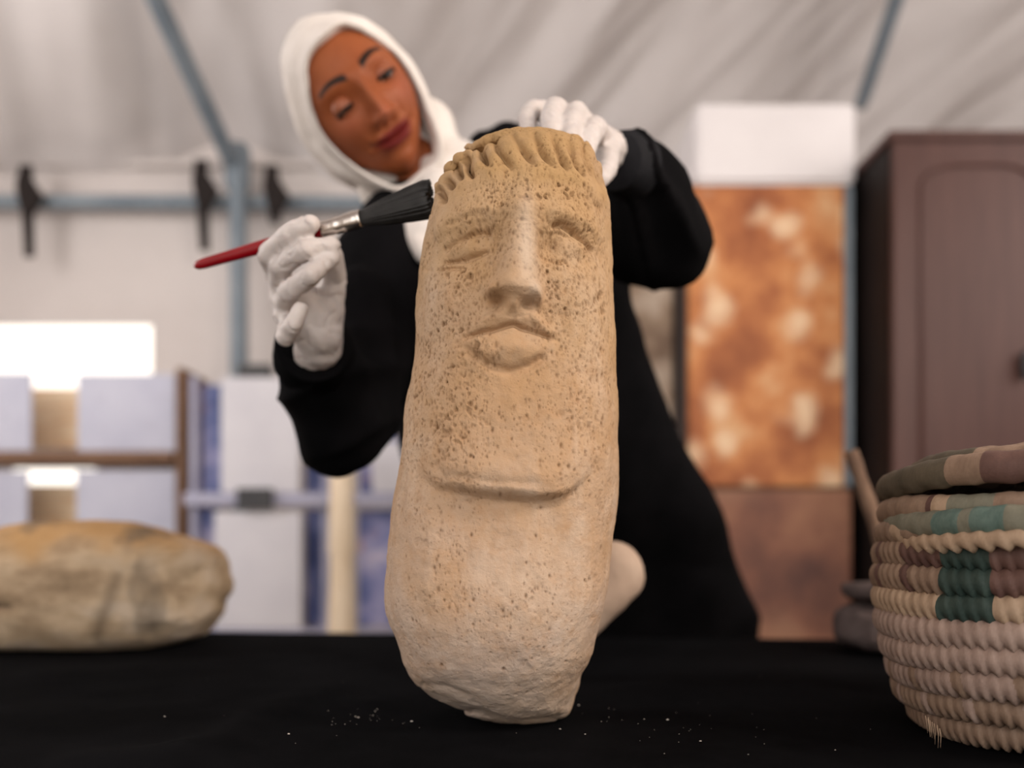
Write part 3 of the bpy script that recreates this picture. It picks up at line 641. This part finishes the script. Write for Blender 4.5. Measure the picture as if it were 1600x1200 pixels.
# ------------------------------------------------------------------ cobble behind the carved stone
bm = bmesh.new(); chain(bm, [P(966, 893, .96), P(930, 930, .955), P(880, 985, .95), P(845, 1015, .945)], [.045*.62+.004, .030, .026, .022], seg=24)
ball(bm, P(960, 888, .96), (.034, .033, .040))
me = remesh(bm, .0035, 14); c = co_of(me); nn = no_of(me); c += nn*(.0016*fbm(c, .03, 3, 12))[:, None]; c[:, 2] += TT+.0035-c[:, 2].min(); set_co(me, c)
print('cobble z', c[:, 2].min())
o = obj('club_shaped_stone', me, M['cobble']); tag(o, 'smaller smooth round-ended stone leaning behind the carved pillar on its right', 'stone')
# ------------------------------------------------------------------ quern and stick
def disc(cx, cy, z0_, z1_, rx, ry, seed, name, mat, root):
    nb_, mb_ = 60, 120; T, A = np.meshgrid(np.linspace(1e-3, math.pi-1e-3, nb_), np.linspace(0, 2*math.pi, mb_, endpoint=False), indexing='ij')
    d = np.stack([sup(np.sin(T), .45)*np.cos(A), sup(np.sin(T), .45)*np.sin(A), sup(np.cos(T), .55)], -1)
    Q = d*np.array([rx, ry, (z1_-z0_)/2])+np.array([cx, cy, (z0_+z1_)/2]); Q = Q+d*(.006*fbm(Q, .05, 4, seed))[..., None]
    Q[..., 2] = np.clip(Q[..., 2], z0_, z1_+.01); return part(name, grid_mesh(name, Q, closed_u=True), mat, root)
YQ = 1.16
root = empty('hand_quern', (wx(1420, YQ), YQ, TT+.002), 'dark basalt hand quern of two stones behind the basket', 'quern')
cq = wx(1428, YQ)
disc(cq, YQ, TT+.0035, wz(948, 1.07), .110, .095, 3, 'lower_stone', M['basalt'], root); disc(cq+.006, YQ, wz(948, 1.07)+.001, wz(913, 1.07), .100, .088, 9, 'upper_stone', M['basalt'], root)
bm = bmesh.new(); a, b = P(1330, 705, 1.13), P(1400, 915, 1.10); pts = [a.lerp(b, k/10) for k in range(11)]; tube(bm, pts, [.009+.003*(k/10)+.001*math.sin(k*2.1) for k in range(11)], 14)
me = bpy.data.meshes.new('stick'); bm.to_mesh(me); bm.free()
part('wooden_handle', me, M['stick'], root)['label'] = 'weathered wooden stick handle'

# ------------------------------------------------------------------ coiled basket
YK = .665; cxk = wx(1672, YK); 
root = empty('coiled_basket', (cxk, YK, TT+.001), 'coiled palm basket with green and cream stitching at the right edge', 'basket')
def coil(py, pxl, tr, mats, name='coil', teeth=1.0, tilt=0.0, seg_n=84, dz=0.0, a0=0, a1=2*math.pi, yc=YK, cx=None, ph=0.0, wobble=.0012):
    """one round of the basket: a bundle wrapped with slanting stitches; mats(angle in degrees) gives the fibre"""
    cx = cxk if cx is None else cx; R = (cx-wx(pxl, yc))-tr*.9; z = wz(py, yc)+dz
    full = abs(a1-a0-2*math.pi) < 1e-6; per = 7; na_ = int(seg_n*per*(a1-a0)/(2*math.pi)); nc = 18
    A, C = np.meshgrid(a0+(a1-a0)*np.arange(na_+(0 if full else 1))/na_, 2*np.pi*np.arange(nc)/nc, indexing='ij')
    s = (A/(2*np.pi)*seg_n+.26*np.sin(C)+ph) % 1.0       # position inside a slanting stitch
    k_ = np.floor(A/(2*np.pi)*seg_n+.26*np.sin(C)+ph)
    saw = (np.clip(s/.75, 0, 1)-np.clip((s-.75)/.25, 0, 1))
    rr = tr*(.93+.11*teeth*saw+.05*hsh(k_.astype(int), k_.astype(int)*0, k_.astype(int)*0, int(py)))
    rr = rr*(1+.30*teeth*(saw-.4)*sstep(-.35, -.85, np.sin(C))+.10*teeth*(saw-.4)*sstep(.5, .9, np.sin(C)))
    rad = R+rr*np.cos(C)*.95+wobble*np.sin(A*3+py); zz = z+rr*np.sin(C)*1.08+tilt*(np.cos(A-math.pi*1.35))+wobble*np.sin(A*5+py*.7)
    rr = rr*(1+.05*vnoise(np.stack([A*9, C*.6, A*0+py], -1), 1.0, 7))
    Q = np.stack([cx+rad*np.cos(A), yc+rad*np.sin(A), zz], -1)
    me = grid_mesh(name, Q, closed_u=True, closed_v=full)
    names = []; idx = []
    for i in range(na_):
        for j in range(nc):
            mname = mats(math.degrees(float(A[i, 0])) % 360, int(k_[i, j]))
            if mname not in names: names.append(mname)
            idx.append(names.index(mname))
    for nme in names: me.materials.append(M[nme])
    me.polygons.foreach_set('material_index', idx[:len(me.polygons)])
    return part(name, me, None, root)
# angles: 180 = left edge as seen, 270 = towards the camera
def pat(spans, base, alt=None):
    def f(a, k):
        for lo, hi, nme in spans:
            if lo <= a < hi: return nme
        return alt if (alt and k % 5 == 0) else base
    return f
G1, G2 = 203, 218
rows = [(1122, 1438, pat([], 'tan')), (1088, 1418, pat([], 'tan', 'lilacfib')), (1052, 1405, pat([], 'lilacfib', 'tan')), (1016, 1397, pat([], 'lilacfib')), (979, 1391, pat([], 'lilacfib')),
        (942, 1389, pat([(G1-2, G2, 'green')], 'cream')), (905, 1387, pat([(G1-1, G2-1, 'green'), (G2-1, 300, 'plum'), (60, 150, 'tan')], 'tan', 'plum')), (868, 1388, pat([(G1, G2-1, 'green'), (G2-1, 310, 'plum'), (186, G1, 'plum')], 'tan', 'plum'))]
tr0 = (1016-979.5)*YK/F/2
for py, pxl, mt in rows:
    coil(py, pxl, tr0*1.04, mt, seg_n=96, ph=rng.random(), teeth=1.0, dz=.0022)
# bottom disc under the first coil
Q = []
nrow = 14
A = np.linspace(0, 2*np.pi, 180, endpoint=False); Rb = cxk-wx(1438, YK)-.01
zb0 = wz(1122, YK)-tr0*1.04
print('basket bottom z', zb0, 'tr0', tr0)
zb = TT+.003
for k in range(nrow+1):
    f = k/nrow; rad = max(Rb*f, .0005); Q.append(np.stack([cxk+rad*np.cos(A), YK+rad*np.sin(A), np.full_like(A, zb+.006+.0025*math.sin(k*math.pi))+.002*np.abs(np.sin(A*46))], -1))
part('base', grid_mesh('base', np.array(Q), closed_u=True), M['tan'], root)
# upper rounds: rim, the overhanging lid edge, and the lid resting askew
coil(833, 1390, tr0*.95, pat([], 'tan', 'cream'), seg_n=60, teeth=.6)
coil(797, 1397, tr0*1.05, pat([(150, 196, 'tan'), (196, 198, 'plum'), (198, 203, 'cream'), (203, 217, 'sage'), (217, 300, 'tan')], 'tan', 'sage'), seg_n=48, teeth=.4)
coil(818, 1408, tr0*1.0, pat([(150, 194, 'sage'), (194, 203, 'teal'), (203, 206, 'sage'), (206, 216, 'teal'), (216, 222, 'sage'), (222, 300, 'teal')], 'sage', 'teal'), name='lid_rim', seg_n=44, teeth=.5, yc=YK-.022)
coil(845, 1418, tr0*.60, pat([], 'cream'), name='lid_edge', seg_n=70, teeth=1.7, yc=YK-.026)
for k, (py, pxl, mt) in enumerate(((757, 1392, pat([(150, 203, 'khaki'), (203, 214, 'tan'), (214, 230, 'plum')], 'tan', 'plum')), (742, 1436, pat([(150, 204, 'khaki')], 'tan', 'plum')), (734, 1480, pat([(150, 224, 'tan')], 'khaki', 'tan')),
        (728, 1524, pat([], 'tan', 'plum')), (724, 1568, pat([], 'khaki', 'tan')), (722, 1612, pat([], 'tan')), (721, 1650, pat([], 'tan')))):
    coil(py, pxl, tr0*(1.15 if k == 0 else 1.25), mt, name='lid_coil', seg_n=max(34-5*k, 6), teeth=.35, tilt=.006*(1-k/7))
# frayed threads at the foot
bm = bmesh.new()
for k in range(9):
    a_ = P(1442+3*k+rng.random()*6, 1118+k*2.5, .63-.003*k); tube(bm, [a_, a_+Vector((.001, 0, -.006)), a_+Vector((.002*rng.random()-.001, -.002, -.012-.004*rng.random()))], [.00035, .0003, .0001], 5)
part('loose_fibres', bm, M['cream'], root)['kind'] = 'stuff'

# crumbs of stone on the cloth
bm = bmesh.new()
for k in range(80):
    if k % 3 == 0: px_, py_ = rng.normal(575, 45), rng.normal(1130, 12)
    elif k % 3 == 1: px_, py_ = rng.normal(1010, 80), rng.normal(1145, 22)
    else: px_, py_ = rng.uniform(180, 1380), rng.uniform(1060, 1190)
    Yc = (CZ-TT)*F/(py_-HZ); s_ = .00022+.0007*rng.random()**5
    c_ = Vector(((px_-800)*Yc/F, Yc, TT+.0040+s_*.5)); r = bmesh.ops.create_icosphere(bm, subdivisions=1, radius=s_)
    for v in r['verts']: v.co = c_+Vector((v.co.x*(1+rng.random()), v.co.y, v.co.z*.7))
o = obj('stone_crumbs', bm, M['dust'], None, False); tag(o, 'pale specks of stone dust scattered on the black cloth', 'crumbs', kind='stuff')

# ------------------------------------------------------------------ brush
ba, bb = P(303, 416, .775), P(676, 309, .705)
bd = (bb-ba).normalized(); bl = (bb-ba).length
def along(t): return ba+bd*t
root = empty('paint_brush', ba, 'flat brush with red handle, metal ferrule and black bristles touching the stone', 'brush')
bx_, by_, _ = frame_of(bd)
def sweep(ts, rw, rt, seg=24, sq=1.0):
    """rings along the brush axis; rw: half height in the picture, rt: half thickness"""
    up = (Vector((0, 0, 1))-bd*bd.z).normalized(); sd = bd.cross(up); Q = []
    for t, a_, b_ in zip(ts, rw, rt):
        C = np.linspace(0, 2*np.pi, seg, endpoint=False); cs = np.cos(C); sn = np.sin(C)
        c_ = np.array(along(t)); Q.append(c_+np.outer(np.sign(cs)*abs(cs)**sq*a_, np.array(up))+np.outer(np.sign(sn)*abs(sn)**sq*b_, np.array(sd)))
    return np.array(Q)
s1 = .725/F
tl = bl
hn_ = [0, .001, .004, .010, .03, .06, .09, .108, .115]
Q = sweep([t*1.16 for t in hn_]+[.1362], [.0005, .0025, .0042, .0050, .0052, .0060, .0066, .0070, .0074, .0072], [.0005, .0022, .0036, .0042, .0044, .005, .0052, .0054, .006, .006])
part('handle', grid_mesh('handle', Q, closed_u=True), M['red'], root)
tsh = .1350-.1155
ts = [.1155, .116, .1175, .119, .124, .126, .1275, .129, .1345, .136, .1375, .139, .1405, .142, .1435, .1455, .147, .1475]
rw = [.0066, .0074, .0076, .0072, .0073, .0073, .0078, .0073, .0076, .0082, .0077, .0083, .0078, .0084, .0078, .0080, .0080, .0072]
Q = sweep([.135+(x-.1155)*1.235 for x in ts], rw, [x*.78 for x in rw]); part('ferrule', grid_mesh('ferrule', Q, closed_u=True), M['steel'], root)
nT = 40; t_ = np.linspace(0, 1, nT); bl0 = .1742
rw_ = np.interp(t_, [0, .1, .35, .7, .93, 1], [.0068, .0080, .0112, .0146, .0162, .0152]); rt_ = rw_*.55; seg = 140
Q = sweep(bl0+t_*(tl-bl0-.0015), rw_, rt_, seg)
C = np.arange(seg); streak = hsh(C, C*0, C*0, 5)
Q = Q+((Q-Q.mean(1, keepdims=True))*(.10*(streak[None, :, None]-.5)*sstep(0, .3, t_)[:, None, None]))
Q[-1] = Q[-1]+np.array(bd)*(.004*(streak-.5))[:, None]; end = Q[-1].mean(0)+np.array(bd)*-.001
Q = np.concatenate([Q]+[(end+(Q[-1]-end)*f)[None]+np.array(bd)*(.003*(hsh(C+int(100*f), C*0, C*0, 8)-.5))[None, :, None] for f in (.75, .5, .25, .02)])
part('bristles', grid_mesh('bristles', Q, closed_u=True), M['bristle'], root)

# ------------------------------------------------------------------ the woman
wroot = empty('person', (wx(960, 1.48), 1.50, 0), 'woman in white headscarf, black coat and white gloves leaning over the carved stone', 'person')
HC = P(560, 159, 1.078)                     # centre of the head
fwd = (Vector((0.02, 0, CZ+.02))-HC).normalized()
upv = (Vector((0, 0, 1))-fwd*fwd.z).normalized(); rt = fwd.cross(upv).normalized()*-1     # rt: image right
if rt.x < 0: rt = -rt
roll = math.radians(40); U = upv*math.cos(roll)-rt*math.sin(roll); R_ = rt*math.cos(roll)+upv*math.sin(roll)
yaw = math.radians(9); Fw = fwd*math.cos(yaw)+R_*math.sin(yaw); R_ = R_*math.cos(yaw)-fwd*math.sin(yaw)
pt_ = math.radians(-4); F2 = Fw*math.cos(pt_)-U*math.sin(pt_); U = U*math.cos(pt_)+Fw*math.sin(pt_); Fw = F2
HS = 1.0
MH = np.array([[R_[k], -Fw[k], U[k]] for k in range(3)])*HS      # columns: x right, y back, z up
def HL(A): return np.asarray(A) @ MH.T+np.array(HC)
nb, mb = 420, 420
# head as a ball whose pole axis is z
T, A = np.meshgrid(np.linspace(1e-3, math.pi-1e-3, nb), np.linspace(0, 2*math.pi, mb, endpoint=False), indexing='ij')
A = A+.35*np.sin(A-math.pi/2-math.pi)*-1   # denser in front (-y)
d = np.stack([np.sin(T)*np.cos(A), np.sin(T)*np.sin(A), np.cos(T)], -1)
x, y, z = d[..., 0]*.069, d[..., 1]*np.where(d[..., 1] > 0, .080, .092), d[..., 2]*np.where(d[..., 2] > 0, .094, .116)
lo = np.clip(-z/.116, 0, 1)
x = x*(1-.30*lo**2.0-.12*sstep(.5, 1, lo)); y = np.where(y < 0, y*(1-.04*lo), y*(1-.35*lo))
y = np.where(y < 0, -np.abs(y/.092)**.86*.088, y)
fr = sstep(-.005, -.04, y); h = np.zeros_like(x); ax = abs(x)
h += np.interp(z, [-.050, -.0445, -.038, -.02, .0, .012, .03], [0, .013, .0215, .0150, .0085, .0045, 0])*np.exp(-(ax/np.interp(z, [-.045, -.035, 0, .02], [.0125, .0105, .0085, .012]))**2.4)
h += .0085*np.exp(-((ax-.0125)/.0055)**2-((z+.038)/.0065)**2)
h -= .0040*np.exp(-((ax-.0075)/.003)**2-((z+.0475)/.003)**2)
h -= .0105*np.exp(-((ax-.031)/.019)**2-((z-.001)/.0125)**2)
h += .0038*np.exp(-((ax-.028)/.026)**2-((z-.022)/.008)**2)
h += .0050*np.exp(-((ax-.040)/.020)**2-((z+.030)/.018)**2)
sm = .0034*(ax/.022)**2                      # smiling corners rise
ml = -.0650+sm
h += .0055*np.exp(-(ax/.025)**4)*np.exp(-((z-ml-.0055)/.0048)**2)*(1-.25*np.exp(-(ax/.004)**2))
h += .0068*np.exp(-(ax/.023)**4)*np.exp(-((z-ml+.0070)/.0055)**2)
h -= .0042*np.exp(-(ax/.030)**6)*np.exp(-((z-ml)/.0017)**2)
h -= .0030*np.exp(-((ax-.031)/.004)**2-((z-ml)/.005)**2)
h -= .0040*np.exp(-(ax/.02)**2-((z+.083)/.006)**2); h += .0065*np.exp(-(ax/.019)**2-((z+.101)/.014)**2)
h -= .0012*np.exp(-((ax-.024-(-(z+.045))*.35)/.004)**2)*sstep(-.035, -.05, z)*sstep(-.075, -.06, z)
y = y-h*fr
up_l = np.exp(-(ax/.0270)**6)*(np.exp(-((z-ml-.0048*(1-.5*(ax/.02)**2))/.0052)**4)); lw_l = np.exp(-(ax/.0240)**6)*np.exp(-((z-ml+.0062)/.0062)**4)
lips = np.clip((up_l+lw_l)*fr, 0, 1)
bz = .0225+.0055*np.sin(np.clip((ax-.012)/.036, 0, 1)*math.pi*.85); brow = np.exp(-((z-bz)/np.interp(ax, [.010, .02, .05], [.0048, .0044, .0018]))**4)*sstep(.009, .013, ax)*sstep(.051, .045, ax)*fr
blush = np.clip(.55*np.exp(-((ax-.040)/.02)**2-((z+.025)/.02)**2)+.5*np.exp(-(ax/.012)**2-((z+.036)/.012)**2), 0, 1)*fr
Hd = HL(np.stack([x, y, np.where(z < 0, z*.93, z)], -1)); me = grid_mesh('head', Hd, closed_u=True)
# neck joined on
nk = len(me.vertices)
neck_a = HL(np.array([[0, .035, -.03]]))[0]; neck_b = np.array(P(735, 345, 1.15))
bmh = bmesh.new(); bmh.from_mesh(me); tube(bmh, [Vector(neck_a), Vector(neck_a).lerp(Vector(neck_b), .5), Vector(neck_b)], [.042, .042, .055], 32)
me2 = bpy.data.meshes.new('head'); bmesh.ops.recalc_face_normals(bmh, faces=bmh.faces); bmh.to_mesh(me2); bmh.free()
ex = len(me2.vertices)-nk
for nm_, a_ in (('lips', lips), ('brows', np.clip(brow*1.1, 0, 1)), ('blush', blush)): attr(me2, nm_, np.concatenate([a_.ravel(), np.zeros(ex)]))
part('head', me2, M['skin'], wroot)
# eyes: ball, lids, lashes
for sx, close in ((-1, .03), (1, .20)):
    ce = np.array([sx*.031, -.0665, .0005]); re = .0122
    T, A = np.meshgrid(np.linspace(1e-3, math.pi-1e-3, 40), np.linspace(0, 2*math.pi, 60, endpoint=False), indexing='ij')
    dd = np.stack([np.sin(T)*np.cos(A), -np.cos(T), np.sin(T)*np.sin(A)], -1)      # pole looks forward
    ga = math.radians(-24); rot = np.array([[1, 0, 0], [0, math.cos(ga), -math.sin(ga)], [0, math.sin(ga), math.cos(ga)]])
    yw = math.radians(14); rz = np.array([[math.cos(yw), -math.sin(yw), 0], [math.sin(yw), math.cos(yw), 0], [0, 0, 1]])
    gd = dd @ np.linalg.inv(rot).T @ rz.T
    e = part('eye', grid_mesh('eye', HL(gd*re+ce), closed_u=True), M['eye'], wroot); attr(e.data, 'iris', np.clip(1-T/math.radians(62)*1.0, 0, 1))
    # upper lid: shell from the brow side down to an elevation
    for nm_, e0, e1, rr_ in (('eyelid', math.radians(88), math.radians(-16+close*60), re*1.12), ('lower_eyelid', math.radians(-88), math.radians(-33), re*1.08)):
        E, Az = np.meshgrid(np.linspace(e0, e1, 16), np.radians(np.linspace(-88, 88, 40)), indexing='ij')
        e_edge = E*np.cos(Az*.85)**.35 if nm_ == 'eyelid' and e1 > 0 else E+(math.radians(10))*(Az/1.5)**2*(np.linspace(0, 1, 16)[:, None])*(-1 if nm_ == 'eyelid' else 1)
        q = np.stack([np.cos(e_edge)*np.sin(Az)*rr_*1.12, -np.cos(e_edge)*np.cos(Az)*rr_, np.sin(e_edge)*rr_], -1)+ce
        o = part(nm_, grid_mesh(nm_, HL(q)), M['lid'], wroot); so = o.modifiers.new('t', 'SOLIDIFY'); so.thickness = .0008; so.offset = 1
        if nm_ == 'eyelid':
            bm = bmesh.new(); Ls = HL(q[-1]*1.0+np.array([0, -.0006, 0])); tube(bm, [Vector(v) for v in Ls[4:-3]], [.0021]*len(Ls[4:-3]), 8); part('eyelashes', bm, M['lash'], wroot)
# scarf round the head
ns, ms = 90, 260
S, A = np.meshgrid(np.linspace(0, 1, ns), np.linspace(0, 2*math.pi, ms, endpoint=False), indexing='ij')
Rx, Ry, Rz = .084, .116, .114; C0 = np.array([0, .018, -.006])
def rim(A): # opening outline, slightly pointed at the top and fuller at the cheeks
    return .066*np.cos(A)*(1+.04*np.sin(A*3)), (.096+.003*np.cos(A*6))*np.sin(A)-.024
ph0 = .76; PHI = ph0+(math.pi-.02-ph0)*np.clip((S-.07)/.93, 0, 1)
ex_, ez_ = Rx*np.sin(PHI)*np.cos(A), Rz*np.sin(PHI)*np.sin(A)
ey_ = -Ry*np.cos(PHI)*1.0
rx_, rz_ = rim(A); k = sstep(.45, .0, S)
x = ex_*(1-k)+(rx_*(1+.28*S/.45))*k; z = ez_*(1-k)+((rz_-C0[2])*(1+.22*S/.45))*k; y = ey_-.014*np.sin(A)**2*sstep(.5, .05, S)
inn = sstep(.07, 0, S); y = y+inn*(.016+.012*np.cos(A)**2); x = x*(1-.05*inn); z = z*(1-.05*inn)
y = y+.026*np.cos(A)**2*sstep(.35, 0, S)                # sides lie back against the temples
q = np.stack([x, y, z], -1)+C0; qn = q-C0; qn /= np.linalg.norm(qn, axis=-1, keepdims=True)
fold = .0032*fbm(q*np.array([1, 1, 1]), .05, 3, 41)+.0038*np.sin(S*34+3*np.cos(A)+2*vnoise(q, .06, 5))*sstep(.07, .3, S)
q = q+qn*fold[..., None]
bm = bmesh.new(); mm_ = grid_mesh('headscarf', HL(q), closed_u=True); bm.from_mesh(mm_)
me = bpy.data.meshes.new('headscarf'); bm.to_mesh(me); bm.free()
sc_o = part('headscarf', me, M['scarf'], wroot); so = sc_o.modifiers.new('t', 'SOLIDIFY'); so.thickness = .003; so.offset = 1
# scarf round neck and down the chest
bm = bmesh.new(); hl_ = lambda a, b, c: Vector(HL(np.array([[a, b, c]]))[0])
chain(bm, [hl_(0, .045, -.075), hl_(.02, .055, -.130), P(715, 318, 1.15)], [.066, .062, .078], seg=28)
chain(bm, [hl_(.070, .035, -.070), hl_(.055, .02, -.15), P(705, 290, 1.10)], [.026, .034, .040], seg=20)
chain(bm, [hl_(-.050, .02, -.100), hl_(-.01, .012, -.150)], [.024, .026], seg=20); chain(bm, [hl_(-.01, .012, -.150), P(685, 300, 1.09)], [.024, .036], seg=20)
me = remesh(bm, .005, 10); c = co_of(me); nn = no_of(me); c += nn*(.005*np.sin((c@np.array([.5, .2, .9]))*120+3*vnoise(c, .06, 3))*.6+.004*fbm(c, .05, 2, 7))[:, None]; set_co(me, c)
part('neck_wrap', me, M['scarf'], wroot)
bm = bmesh.new(); tri = [P(612, 350, 1.045), P(700, 330, 1.03), P(700, 392, 1.02), P(664, 396, 1.02)]
chain(bm, [tri[0], tri[3]], [.006, .012]); chain(bm, [tri[0].lerp(tri[1], .3), tri[3]], [.010, .014]); chain(bm, [tri[1], tri[2]], [.022, .016]); chain(bm, [tri[0], tri[1]], [.006, .02]); chain(bm, [tri[3], tri[2]], [.012, .016])
chain(bm, [P(664, 360, 1.03), P(690, 300, 1.06)], [.016, .03])
me = remesh(bm, .004, 8); part('scarf_end', me, M['scarf'], wroot)

# coat: torso rings, sleeves, one continuous mesh
bm = bmesh.new()
rings = [(292, 690, 850, 1.140, .055), (325, 600, 930, 1.150, .085), (380, 560, 985, 1.18, .105), (470, 560, 990, 1.22, .120), (560, 580, 1012, 1.27, .125), (640, 605, 1046, 1.32, .130), (720, 625, 1082, 1.37, .130),
         (800, 638, 1122, 1.42, .130), (880, 650, 1158, 1.50, .115), (960, 660, 1190, 1.555, .105)]
def robe(bm):
    prev = None; seg = 64; allr = []
    for (py_, l, r, Yc, dp) in rings:
        c_ = (P(l, py_, Yc)+P(r, py_, Yc))/2; hw = (P(r, py_, Yc)-P(l, py_, Yc)).x/2; allr.append((c_, hw, dp))
    c_, hw, dp = allr[-1]
    for z_, s_ in ((.72, 1.02), (.55, 1.0), (.30, 1.02), (.10, 1.06), (.06, 1.06)): allr.append((Vector((c_.x+.0, 1.60, z_)), hw*s_, .120))
    rs = []
    for c_, hw, dp in allr:
        rs.append([bm.verts.new(c_+Vector((hw*math.copysign(abs(math.cos(t))**.85, math.cos(t)), dp*math.sin(t), 0))) for t in [2*math.pi*k/seg for k in range(seg)]])
    for k in range(len(rs)-1):
        for j in range(seg): bm.faces.new((rs[k][j], rs[k][(j+1) % seg], rs[k+1][(j+1) % seg], rs[k+1][j]))
    bm.faces.new(list(reversed(rs[0]))); bm.faces.new(rs[-1])
robe(bm)
# sleeve on the picture's left
chain(bm, [P(640, 372, 1.13), P(600, 420, 1.08), P(575, 520, 1.03), P(555, 600, .99), P(538, 680, .965)], [.075, .070, .064, .060, .054], seg=28)
chain(bm, [P(538, 680, .965), P(525, 625, .93), P(505, 580, .89), P(486, 547, .848)], [.054, .056, .050, .034], seg=28)
chain(bm, [P(575, 660, .98), P(560, 560, .95), P(560, 470, .98)], [.040, .048, .04], seg=24)
# sleeve on the right
chain(bm, [P(850, 330, 1.15), P(930, 335, 1.10), P(985, 350, 1.04), P(1036, 372, .985)], [.080, .074, .064, .056], seg=28)
chain(bm, [P(1036, 372, .985), P(1020, 315, .94), P(1000, 275, .905), P(985, 258, .87)], [.056, .052, .042, .033], seg=28)
chain(bm, [P(1050, 395, .99), P(990, 400, 1.06)], [.044, .04], seg=24)
chain(bm, [P(800, 300, 1.15), P(792, 226, 1.15), P(900, 300, 1.13)], [.06, .030, .07], seg=24); chain(bm, [P(740, 300, 1.14), P(752, 228, 1.15)], [.05, .022], seg=24)
me = remesh(bm, .0075, 8)
c = co_of(me); nn = no_of(me)
px, py = proj(c)
dL = np.exp(-(np.hypot(px-530, py-610)/110)**4); dR = np.exp(-(np.hypot(px-1010, py-330)/120)**4)
rid = lambda a: 1-2*np.abs(np.sin(a))**.7
f = dL*.008*rid((px*.35+py*1.0)*.040+1.6*vnoise(c, .09, 3))+dR*.009*rid((px*1.0-py*.45)*.038+1.7*vnoise(c, .09, 8))
low = sstep(560, 760, py); f += low*.006*np.sin(c[:, 0]*42+1.6*vnoise(c*np.array([1, 1, .2]), .2, 4))
f += .003*fbm(c, .09, 3, 19); c += nn*f[:, None]; set_co(me, c)
part('coat', me, M['coat'], wroot)
# ribbed cuff at the right wrist, folded cuff at the left
def cuff(a, b, r0, r1, n=9):
    bm = bmesh.new(); pts = [a.lerp(b, k/(n*2)) for k in range(n*2+1)]; tube(bm, pts, [(r0+(r1-r0)*k/(n*2))*(1+(.05 if k % 2 else -.02)) for k in range(n*2+1)], 32); return bm
part('cuff', cuff(P(962, 252, .840), P(985, 260, .875), .027, .034), M['cuff'], wroot); part('cuff', cuff(P(489, 540, .832), P(492, 560, .868), .036, .041), M['coat'], wroot)
# shoes under the hem
for s_ in (-1, 1):
    bm = bmesh.new(); cx_ = wx(925, 1.52)+s_*.09; chain(bm, [(cx_, 1.66, .042), (cx_, 1.58, .040), (cx_+s_*.01, 1.50, .034)], [.038, .036, .030]); part('shoe', remesh(bm, .006, 4), M['dark'], wroot)

# gloved hands: continuous, with separate fingers
def glove(palm, fingers, voxel=.0019, wr=.0012, seed=3):
    bm = bmesh.new()
    for pts, rad in palm: chain(bm, pts, rad, seg=20)
    for pts, rad in fingers: chain(bm, pts, rad, seg=18)
    me = remesh(bm, voxel, 5, .5); c = co_of(me); nn = no_of(me)
    cr_ = 1-np.abs(vnoise(c@np.array([[.8, .6, 0], [-.36, .48, .8], [.48, -.64, .6]])*np.array([1, 1, 2.2]), .016, seed+5)); c -= nn*(.0014*sstep(.86, 1.0, cr_))[:, None]
    c += nn*(wr*.45*fbm(c, .02, 3, seed)+wr*.22*np.sin((c@np.array([.7, .3, .9]))*420+5*vnoise(c, .022, seed)))[:, None]; set_co(me, c); return me
L = lambda px_, py_, Y_: P(px_, py_, Y_)
# index, middle, ring, little, thumb of the hand with the brush
fing = [([L(432, 430, .790), L(419, 398, .752), L(452, 366, .728), L(486, 350, .722)], [.0105, .0102, .0092, .0082]),
        ([L(437, 448, .790), L(438, 416, .748), L(477, 391, .724), L(519, 383, .730)], [.0105, .0100, .0090, .0080]),
        ([L(443, 474, .790), L(452, 454, .744), L(487, 430, .722), L(519, 402, .732)], [.0100, .0098, .0086, .0077]),
        ([L(452, 500, .790), L(446, 526, .752), L(459, 506, .738), L(469, 485, .738)], [.0090, .0088, .0080, .0074]),
        ([L(514, 488, .800), L(524, 440, .790), L(520, 398, .768), L(501, 370, .752)], [.0140, .0115, .0100, .0088])]
palm = [([L(434, 432, .792), L(490, 505, .812), L(492, 545, .835)], [.0125, .020, .024]), ([L(440, 462, .792), L(500, 520, .806)], [.0125, .022]), ([L(446, 492, .790), L(495, 530, .812)], [.012, .020]),
        ([L(437, 432, .794), L(450, 500, .792)], [.0125, .012]), ([L(512, 482, .80), L(500, 540, .822)], [.0165, .022]), ([L(475, 470, .795), L(500, 500, .80)], [.018, .018]), ([L(494, 540, .83), L(500, 580, .875)], [.024, .024])]
part('glove', glove(palm, fing), M['glove'], wroot)
# hand on top of the stone
fing = [([L(862, 176, .835), L(832, 172, .812), L(824, 186, .780), L(826, 206, .758)], [.0100, .0096, .0088, .0078]),
        ([L(888, 186, .822), L(868, 169, .786), L(860, 183, .752), L(862, 204, .731)], [.0112, .0106, .0098, .0088]),
        ([L(914, 196, .818), L(900, 178, .782), L(892, 194, .748), L(890, 217, .728)], [.0115, .0108, .0098, .0088]),
        ([L(938, 214, .812), L(930, 200, .778), L(920, 217, .750), L(914, 242, .732)], [.0115, .0108, .0098, .0086]),
        ([L(945, 232, .832), L(950, 248, .800), L(948, 266, .775), L(938, 280, .757)], [.0150, .0112, .0098, .0084])]
palm = [([L(866, 180, .838), L(950, 238, .848), L(975, 255, .872)], [.012, .020, .022]), ([L(890, 190, .828), L(950, 235, .842)], [.013, .020]), ([L(915, 200, .822), L(952, 235, .84)], [.013, .020]), ([L(936, 212, .818), L(948, 236, .835)], [.0130, .0150]),
        ([L(975, 255, .872), L(995, 270, .905)], [.022, .022]), ([L(880, 190, .832), L(938, 214, .818)], [.012, .013])]
part('glove', glove(palm, fing, seed=9), M['glove'], wroot)
